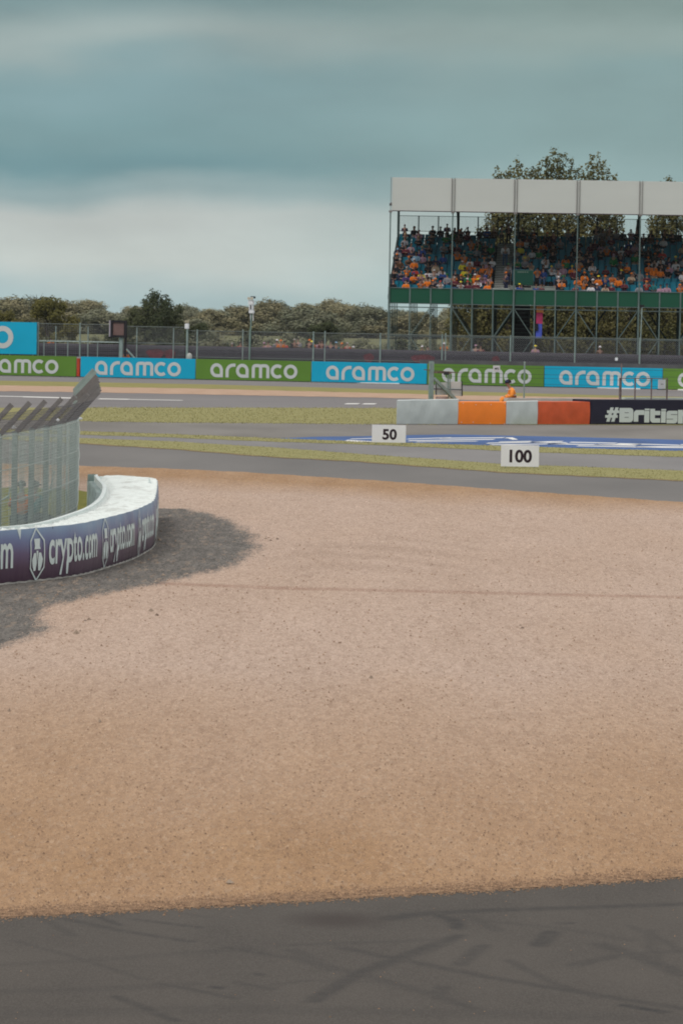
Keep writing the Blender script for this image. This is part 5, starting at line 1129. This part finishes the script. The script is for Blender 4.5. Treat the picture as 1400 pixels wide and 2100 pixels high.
# stair tower and banner under the stand
r = thing('stair_tower', 'dark louvred stair block under the green panels left of the bright banner', 'staircase', tuple(Sp(us(1069,3),3,1)))
u0, u1 = us(1050.5,3), us(1086.5,3)
m = MB()
for k in range(15): m.box(Sp((u0+u1)/2, 3.4+.05*k, 1.1+.29*k), (u1-u0-.04,.28,.05), AX)
m.build('tread', mat('stair_tread', (0.03,0.04,0.05), .7, .2, 3), r)
m = MB()
for s in (u0, u1): m.box(Sp(s,3.8,3.2), (.08,1.4,4.4), AX)
m.box(Sp((u0+u1)/2,4.5,3.2), (u1-u0,.06,4.4), AX); m.build('side_panel', mat('stair_panel', (0.010,0.013,0.022), .7, .2, 3), r); locfix(r)
r = thing('banner', 'narrow orange, pink and blue hanging banner under the green panels', 'banner', tuple(Sp(us(1104,2),2,3)))
v = 0.7; 
for nm, (ya, yb, xa, xb), c_ in (('orange_field',(626,641,1099,1113.5),(0.98,0.32,0.10)),('pink_field',(641,664,1099,1111.5),(0.62,0.05,0.18)),('blue_field',(664,693,1098,1110),(0.08,0.12,0.62))):
    a, b = onS(xa,ya,v), onS(xb,yb,v); m = MB(); m.box(Vector(((a.x+b.x)/2,(a.y+b.y)/2,(a.z+b.z)/2)), ((b-a).dot(SU),.04,abs(a.z-b.z)), AX, bev=.01); m.build(nm, mat('banner_'+nm, c_, .6, .1, 2), r)
m = MB(); a, b = onS(1095.5,628,v-.1), onS(1094,663,v-.1); m.beam(a, b, .05); m.build('pole', mat('pale_pole', (0.5,0.42,0.42), .6, .1, 3), r)
a, b = onS(1096,664,v-.1), onS(1101,678,v-.1); m = MB(); m.box((a+b)/2, (.3,.1,.5), AX, bev=.02); m.build('speaker_box', M_black, r); locfix(r)
# spectators standing on the bank behind the fence
FW = "493,704,r,-,on the far left of the crowd beyond the fence|476,706,g,h,beside a red topped person beyond the fence|542,705,b,p,left of the crowd beyond the fence|550,703,p,-,just right of the leftmost blue jacket beyond the fence|568,699,g,w,in the middle of the crowd beyond the fence|576,700,o,o,right of a white capped person beyond the fence|583,702,r,-,right of an orange capped person beyond the fence|604,698,k,h,alone with grey hair beyond the fence|611,697,g,-,behind the grey haired person beyond the fence|635,699,k,o,with bright hat behind the fence post|639,702,o,y,in front of the orange hat beyond the fence|655,701,p,-,left of the blue jacket beyond the fence|660,700,m,-,close beside a mauve top beyond the fence|667,703,b,-,tall in blue beyond the fence|689,704,c,l,right of the blue jacket beyond the fence|701,706,e,o,right of the fence crowd's middle|712,705,r,h,second last to the right of the crowd beyond the fence|724,713,w,w,low at the crowd's right end|910,706,o,w,in orange beneath the second stand bay|975,710,g,p,beneath the third stand bay beyond the fence|985,711,m,-,beside a grey top under the third bay|1097,711,p,y,under the bright banner|1229,713,s,w,with white cap under the fourth stand bay|104,697,o,-,beyond the square mesh fence at the far left|678,703,n,-,between a blue and a teal jacket beyond the fence|865,712,y,w,under the first stand bay beyond the fence|876,713,n,-,right of a yellow top under the first bay"
for it in FW.split('|'):
    q = it.split(','); px, py = float(q[0]), float(q[1]); top, hat = q[2], q[3]; Y_ = 301+rs.uniform(0,3); p = A(px, py, Y_); cap = hat if hat in CC else None; hair = hat if hat in HC else 'a'
    o = person((p.x, p.y, p.z-1.64), rs.uniform(-.4,.4), rs.choice(['stand','standfold','standphoto']), top, cap, rs.choice([0,1,3]), hair, 'k', 1.0)
    tag(o, 'person in %s top%s %s' % (CC[top][0], HATN(cap), q[4]), 'person', 'spectators on the bank behind the fence')
# marshals
def cmx(): pass
p = QE(1049, 800, 3.0); zc = 4.35-(790.5-656)*QL.y/FPX*1.012
bx = thing('storage_box', 'grey box the orange marshal sits on behind the pale block', 'box', (p.x, p.y, 0)); m = MB(); m.box(Vector((p.x+.05,p.y,.43)), (.5,.5,.86), bev=.02); m.build('box', mat('grey_box', (0.15,0.15,0.16), .7, .1, 2), bx); m = MB(); m.box(Vector((p.x+.05,p.y,.885)), (.52,.52,.04), bev=.01); m.build('lid', mat('grey_box', (0.15,0.15,0.16)), bx); locfix(bx)
o = person((p.x+.02, p.y, zc-1.36), -math.pi/2+.15, 'marshal', 'v', 'n', 1, '-', 'v', 1.2); o.name = 'person'; tag(o, 'marshal in orange overalls and dark cap crouched behind the white barrier', 'person')
bm_ = MB()
for z0, w_ in ((.74,.19),(.94,.19)):
    pts = [(math.cos(a)*w_*1.02, (-.0-.0)+math.sin(a)*.145+(.05-(z0-.53)*.28), z0) for a in [k*math.pi/8 for k in range(17)]]
    bm_.tube(pts, .014, 6)
bb = prt[5].copy(); bb.data = bm_.mesh('reflective_band', mat('reflective', (0.55,0.55,0.58), .35, .05, 3)); COL.objects.link(bb); bb.parent = o
p = Bp(EQ(257,2.0), .12, 2.0); o = person(tuple(p), .3, 'standfold', 'o', 'o', 1, '-', 'o', 1.0); tag(o, 'marshal in orange hood half hidden behind the cyan board beside the dark screen', 'person')
for px, py, lab, rz in ((79,1006,'marshal with orange sleeve sitting behind the debris fence mesh, right one', 2.6),(50,1014,'marshal in orange sitting behind the debris fence mesh, left one', 3.3)):
    p = A(px, py, 82.5); o = person((p.x-.05, p.y, .02), rz, 'cross', 'o' if px < 60 else 'c', 'n', 1, '-', 'n', .86); tag(o, lab, 'person')
    m = MB(); st_ = thing('stool', 'low stool under the %s marshal behind the debris fence' % ('right' if px > 60 else 'left'), 'stool', (p.x-.05, p.y, .02)); m.box(Vector((p.x-.05, p.y+.02, .36)), (.34,.34,.04), bev=.01); m.build('seat', M_dkst, st_)
    for sx in (-1,1):
        for sy in (-1,1): m = MB(); m.tube([Vector((p.x-.05+sx*.14, p.y+.02+sy*.14, .02)), Vector((p.x-.05+sx*.14, p.y+.02+sy*.14, .35))], .012, 6); m.build('leg', M_dkst, st_)
    locfix(st_)
for px, py, Y_, lab in ((107,1063,82,'orange bag on the ground behind the debris fence, the larger'),(129,1063,84,'orange bag on the ground behind the debris fence, the smaller')):
    p = A(px, py, Y_); b_ = thing('bag', lab, 'bag', (p.x, p.y, 0)); m = MB(); m.ell(Vector((p.x, p.y, .17)), (.16 if px < 110 else .13, .12, .17), 10, 6); m.build('sack', mat('orange_cloth', (0.75,0.22,0.06), .8, .1, 5), b_, True); m = MB(); m.tube([Vector((p.x-.06,p.y,.32)),Vector((p.x,p.y,.40)),Vector((p.x+.06,p.y,.32))], .012, 6); m.build('strap', M_dkst, b_); locfix(b_)
# ------------------------------------------------------------------ trees
def leafmesh(name, blobs, n, size, m_, seed, flat=.9, hollow=.35, gap=0.0):
    rs = np.random.RandomState(seed); wts = np.array([b[3]*b[4]*b[5] for b in blobs])**.75; wts /= wts.sum()
    idx = rs.choice(len(blobs), n, p=wts); B = np.array(blobs)[idx]
    d = rs.normal(size=(n,3)); d /= np.linalg.norm(d, axis=1)[:,None]; rad = hollow+(1-hollow)*rs.uniform(0,1,n)**.6
    rad *= 1+.22*np.sin(d[:,0]*5+idx)*np.cos(d[:,2]*6+idx*2)
    c = B[:,:3]+d*rad[:,None]*B[:,3:6]
    if gap:
        f = np.sin(c[:,0]*3.1+1)*np.sin(c[:,2]*3.7+c[:,1])+.6*np.sin(c[:,0]*7.3)*np.sin(c[:,2]*6.1+2); keep = f > -gap; c = c[keep]; n = len(c)
    if gap: d = d[keep]
    nrm = d+rs.normal(size=(n,3))*.42+np.array((0,-.15,.35)); a = np.cross(nrm, rs.normal(size=(n,3))); a /= np.linalg.norm(a, axis=1)[:,None]; b = np.cross(a, nrm); b /= np.linalg.norm(b, axis=1)[:,None]
    s = size*rs.uniform(.5,1.2,n)[:,None]; V = np.stack([c-a*s*.5, c+b*s*.32, c+a*s*.5, c-b*s*.32], 1).reshape(-1,3)
    me = bpy.data.meshes.new(name); me.vertices.add(len(V)); me.vertices.foreach_set('co', V.ravel()); me.loops.add(len(V)); me.loops.foreach_set('vertex_index', np.arange(len(V))); me.polygons.add(n); me.polygons.foreach_set('loop_start', np.arange(n)*4)
    me.materials.append(m_); me.update(calc_edges=True); return me
def leafmat(name, c1, c2, c3):
    def f(T, b):
        pos = nn(T, 'ShaderNodeNewGeometry').outputs['Position']; rnd = nn(T, 'ShaderNodeObjectInfo').outputs['Random']
        c = mixc(T, mrange(T, noise(T, pos, .35, 3), .35, .65), c1+(1,), c2+(1,)); c = mixc(T, mrange(T, noise(T, pos, 3.5, 3), .4, .7, 0, .45), c, c3+(1,))
        c = mixc(T, mrange(T, rnd, 0, 1, 0, .35), c, c2+(1,))
        T.links.new(c, b.inputs['Base Color']); b.inputs['Roughness'].default_value = .8; b.inputs['Specular IOR Level'].default_value = .15
    return attr_mat(name, f)
LM_far = leafmat('leaves_olive', (0.165,0.16,0.09), (0.235,0.21,0.12), (0.20,0.185,0.105))
LM_far2 = leafmat('leaves_grey_green', (0.125,0.14,0.095), (0.18,0.178,0.11), (0.155,0.16,0.105))
LM_dk = leafmat('leaves_dark', (0.032,0.045,0.022), (0.055,0.065,0.03), (0.075,0.08,0.035))
LM_br = leafmat('leaves_bronze', (0.075,0.075,0.02), (0.13,0.115,0.03), (0.05,0.06,0.02))
LM_po = leafmat('leaves_poplar', (0.065,0.070,0.025), (0.135,0.12,0.042), (0.19,0.165,0.07))
M_bark = mat('bark', (0.07,0.055,0.045), .95, .3, 6)
def trunk(h, r_, seed, nb=7, spread=.4, z0=.25):
    m = MB(); rs = random.Random(seed); pts = [Vector((0,0,0))]
    for k in range(1, 6): pts.append(Vector((rs.uniform(-.06,.06)*h*.5, rs.uniform(-.06,.06)*h*.5, h*k/5*.92)))
    m.tube(pts, [r_*(1-.16*k) for k in range(6)], 7)
    for k in range(nb):
        t = z0+(.9-z0)*k/nb; i = min(4, int(t*5)); p = pts[i].lerp(pts[i+1], t*5-i); a = rs.uniform(0, 6.28); l = h*spread*rs.uniform(.5,1)*(1.1-t*.6)
        e = p+Vector((math.cos(a)*l*.7, math.sin(a)*l*.7, l*.75)); q = p.lerp(e, .5)+Vector((0,0,-.08*l)); m.tube([p, q, e], [r_*.4, r_*.25, r_*.08], 5)
    return m
protos = {}
def tree(kind, loc, label, name='tree', group=None, sc=(1,1,1), rz=0.0):
    r = thing(name, label, 'tree' if name != 'shrub' else 'bush', loc, group, rz); r.scale = sc
    cr, tk, m_ = protos[kind]; c = link('crown', cr, r); t_ = link('trunk', tk, r); return r
def mk(kind, blobs, n, size, m_, seed, th, tr, gap=0.0, hollow=.35, nb=7, spread=.4): protos[kind] = (leafmesh('crown', blobs, n, size, m_, seed, gap=gap, hollow=hollow), trunk(th, tr, seed, nb, spread).mesh('trunk', M_bark), m_)
def rblobs(seed, n, R, z0, z1, rb, top=1.0):
    rs = random.Random(seed); o = []
    for k in range(n):
        t = rs.random(); z = z0+(z1-z0)*t; rr = R*math.sin(math.pi*min(.97, .22+.70*t))*rs.uniform(.25,1); a = rs.uniform(0, 6.28); b = rb*rs.uniform(.6,1.15)
        o.append((math.cos(a)*rr, math.sin(a)*rr, z, b, b, b*.85))
    return o
for k in range(5): mk('far%d' % k, rblobs(40+k, 30, 6.2, 0.6, 8.4, 2.3), 14000, .55, LM_far if k % 2 == 0 else LM_far2, 60+k, 7, .25, hollow=.2, gap=1.3)
rs = random.Random(21); far = []
for row, (Y_, n_) in enumerate(((1150, 27), (930, 27))):
    for k in range(n_):
        px = -120+k*62+rs.uniform(-18,18); far.append((px, Y_+rs.uniform(-40,40), rs.random(), row))
prof = [(-200,622),(0,606),(60,603),(110,618),(150,610),(190,612),(235,640),(250,640),(290,620),(380,628),(430,628),(480,620),(510,622),(540,612),(580,616),(660,612),(720,614),(770,626),(800,640),(840,634),(900,628),(1000,622),(1600,622)]
nfar = [0,0]
for px, Y_, t_, row in sorted(far):
    nfar[row] += 1; base = A(px, 660, Y_); want = interp(prof, px)+(8 if row else 2)+rs.uniform(-5,8); topz = A(px, want, Y_).z; s_ = topz/9.6; w_ = rs.uniform(.95,1.45)*(1.0 if row else 1.1)
    tree('far%d' % rs.randrange(5), (base.x, Y_, -.1), 'hazy %s tree in the %s skyline row, %s' % ('olive' if t_ < .5 else 'grey green', 'nearer' if row else 'farther', (ORD[nfar[row]] if nfar[row] < 21 else 'twenty '+ORD[nfar[row]-20])+' from left'), 'tree', 'trees on the far skyline', (w_, w_, s_), t_*6.28)
# low scrub band between field and bank
mk('scrub', rblobs(7, 12, 2.2, .4, 2.4, .95), 2600, .28, LM_far2, 9, 2, .1, hollow=.2); mk('scrub2', rblobs(8, 12, 2.2, .4, 2.2, .95), 2600, .28, LM_dk, 10, 2, .1, hollow=.2)
k = 0
for px in range(-60, 1460, 50):
    k += 1; p = A(px+rs.uniform(-10,10), 690, 420+rs.uniform(-12,12)); s_ = rs.uniform(.75,1.1)
    tree('scrub' if rs.random() < .7 else 'scrub2', (p.x, p.y, -.1), 'low scrub bush seen through the fence, %s from left' % (ORD[k] if k < 21 else 'twenty '+ORD[k-20]), 'shrub', 'low bushes beyond the bank', (s_*1.15, s_, s_), rs.uniform(0,6))
# distinct darker bushes
mk('bushA', rblobs(11, 26, 3.9, .8, 5.3, 1.15), 12000, .30, LM_br, 12, 4.5, .2, gap=1.0, hollow=.2)
mk('bushB', [(x,y,z,a,a,b) for x,y,z,a,b in ((-2.4,0,2.6,1.0,1.3),(-1.7,.3,4.0,.75,.9),(-1.1,-.4,3.2,1.1,1.5),(-.3,0,4.6,.95,1.2),(.2,.2,5.6,.7,.9),(.5,-.2,3.6,1.3,1.8),(1.2,.2,5.1,.7,.9),(1.6,0,4.0,.95,1.3),(2.3,.1,3.2,.8,1.3),(2.6,0,4.5,.45,.6),(0,.5,2.2,2.0,1.4),(1.6,.3,2.0,1.4,1.2),(-1.5,.3,1.8,1.4,1.2),(-.7,0,5.3,.35,.55),(2.7,0,2.3,.7,1.2))], 17000, .24, LM_dk, 13, 5, .2, gap=1.1, hollow=.15)
mk('bushC', rblobs(15, 24, 2.5, .6, 4.0, .75), 8000, .22, LM_dk, 16, 3.5, .15, gap=1.0, hollow=.2)
p = A(98, 690, 450); tree('bushA', (p.x, 450, 0), 'wide bronze green tree above the left mesh fence', sc=(1.02,1,.96))
p = A(28, 690, 470); tree('bushA', (p.x-1, 470, 0), 'smaller bronze green bush at the far left behind the cyan billboard', sc=(.6,.6,.72), rz=1.4)
p = A(312, 690, 450); tree('bushB', (p.x, 450, 0), 'dark ragged evergreen tree standing left of the white box pole', sc=(1.07,1,1.07))
p = A(412, 690, 450); tree('bushC', (p.x, 450, 0), 'small dark bush just right of the white box pole', sc=(.75,.7,.78))
p = A(668, 690, 450); tree('bushC', (p.x, 450, 0), 'low dark flat topped bush behind the fence, left of the grandstand', sc=(1.1,.9,.86), rz=.7)
# poplars behind the stand, built from upright sprays
def spray_tree(kind, seed, H_, tops, n, z0=1.5, R=2.6, size=.2):
    rs = random.Random(seed); b = []
    for (x, zt) in tops:
        z = z0
        while z < zt-.2:
            t = (z-z0)/(zt-z0); w_ = (.78*(1-t)**.5+.2)*rs.uniform(.7,1.2); b.append((x+rs.uniform(-.5,.5)*(1-t), rs.uniform(-1.2,1.2)*(1-t*.6), z, w_, w_, w_*1.05)); z += w_*rs.uniform(.75,1.1)
    mk(kind, b, int(n*1.9), size*1.25, LM_po, seed, H_*.92, .22, gap=.95, hollow=.05, nb=12, spread=.28)
Yp = 362; sP = FPX/Yp
def topz(py, px): return A(px, py, Yp).z
PT = [('poplarA', 1040, [(1012,352),(1020,334),(1032,350),(1046,338),(1059,320),(1068,328),(1080,348),(1000,420),(1030,380),(1070,370),(1026,345),(1040,348),(1052,334)], 13000, 'ragged poplar behind the roof above the third fascia panel'),
 ('poplarB', 1125, [(1092,334),(1105,326),(1118,318),(1134,297),(1146,306),(1158,308),(1170,322),(1178,345),(1110,350),(1150,340),(1130,330),(1076,338),(1086,346),(1098,344),(1166,346),(1186,342),(1194,350),(1124,316),(1142,320)], 22000, 'tallest poplar rising above the middle of the grandstand roof'),
 ('poplarC', 1220, [(1196,346),(1203,330),(1213,314),(1226,310),(1236,322),(1246,338),(1262,350),(1255,356),(1215,345),(1235,345)], 10000, 'open leaved poplar above the fourth fascia panel'),
 ('poplarD', 1360, [(1352,370),(1362,366),(1372,360),(1385,368),(1398,372),(1340,400),(1380,390),(1410,385)], 12000, 'poplar just peeping over the last fascia panel'),
 ('poplarE', 985, [(950,520),(965,480),(980,455),(995,448),(1010,440),(1020,436),(930,600),(945,560)], 6500, 'lower poplar filling the back rail above the third bay left half'),
 ('poplarF', 1300, [(1275,430),(1262,420),(1290,620),(1305,600),(1322,520),(1335,450),(1345,430),(1240,400)], 8000, 'lower poplar with a gap of sky behind the fourth column')]
for kind, pxc, tops, n_, lab in PT:
    base = A(pxc, 600, Yp); tp = []
    for px, py in tops:
        q = A(px, py, Yp); tp.append((q.x-base.x, q.z-1.0))
    spray_tree(kind, len(lab), max(z for _, z in tp), tp, n_); tree(kind, (base.x, Yp+rs.uniform(-1,1), 1.0), lab, 'tree', 'poplars behind the grandstand')
LM_un = leafmat('leaves_painted_lit_olive', (0.13,0.12,0.045), (0.23,0.19,0.075), (0.17,0.155,0.06))  # lightened leaf colours: the lit look under the stand is put into the colour
mk('underA', rblobs(31, 24, 3.4, .8, 5.6, .95), 9000, .24, LM_un, 33, 5, .2, gap=.28, hollow=.15)
k = 0
for px in (1000, 1050, 1130, 1175, 1220, 1330, 1385, 1435):
    k += 1; p = A(px, 690, 366+rs.uniform(-4,4)); s_ = rs.uniform(.85,1.05); tree('underA', (p.x, p.y, .6), 'leafy tree seen through the steelwork under the stand, %s from left' % ORD[k], 'tree', 'trees under and behind the grandstand', (.85*s_, .85*s_, s_), rs.uniform(0,6))
# a bare twiggy tree on the skyline at the left
m = trunk(9, .18, 77, 16, .5, .35); r = thing('bare_tree', 'leafless tree standing above the skyline at the far left', 'tree', (A(76,660,900).x, 900, 0)); tb = m.build('trunk', M_bark, r); r.scale = (.8,.8,.95)
# ------------------------------------------------------------------ haze
hz = MB(); hz.box((0, 610, 25.5), (1200, 1400, 53.5)); h_ = hz.build('haze', None if False else mat('haze_air', (1,1,1))); h_['kind'] = 'stuff'
hm_ = MATS['haze_air']; T = hm_.node_tree; T.nodes.clear(); ov = T.nodes.new('ShaderNodeOutputMaterial'); pv = T.nodes.new('ShaderNodeVolumePrincipled'); pv.inputs['Color'].default_value = (0.80,0.86,0.88,1); pv.inputs['Density'].default_value = 0.00005; pv.inputs['Anisotropy'].default_value = 0.0
T.links.new(pv.outputs[0], ov.inputs['Volume'])
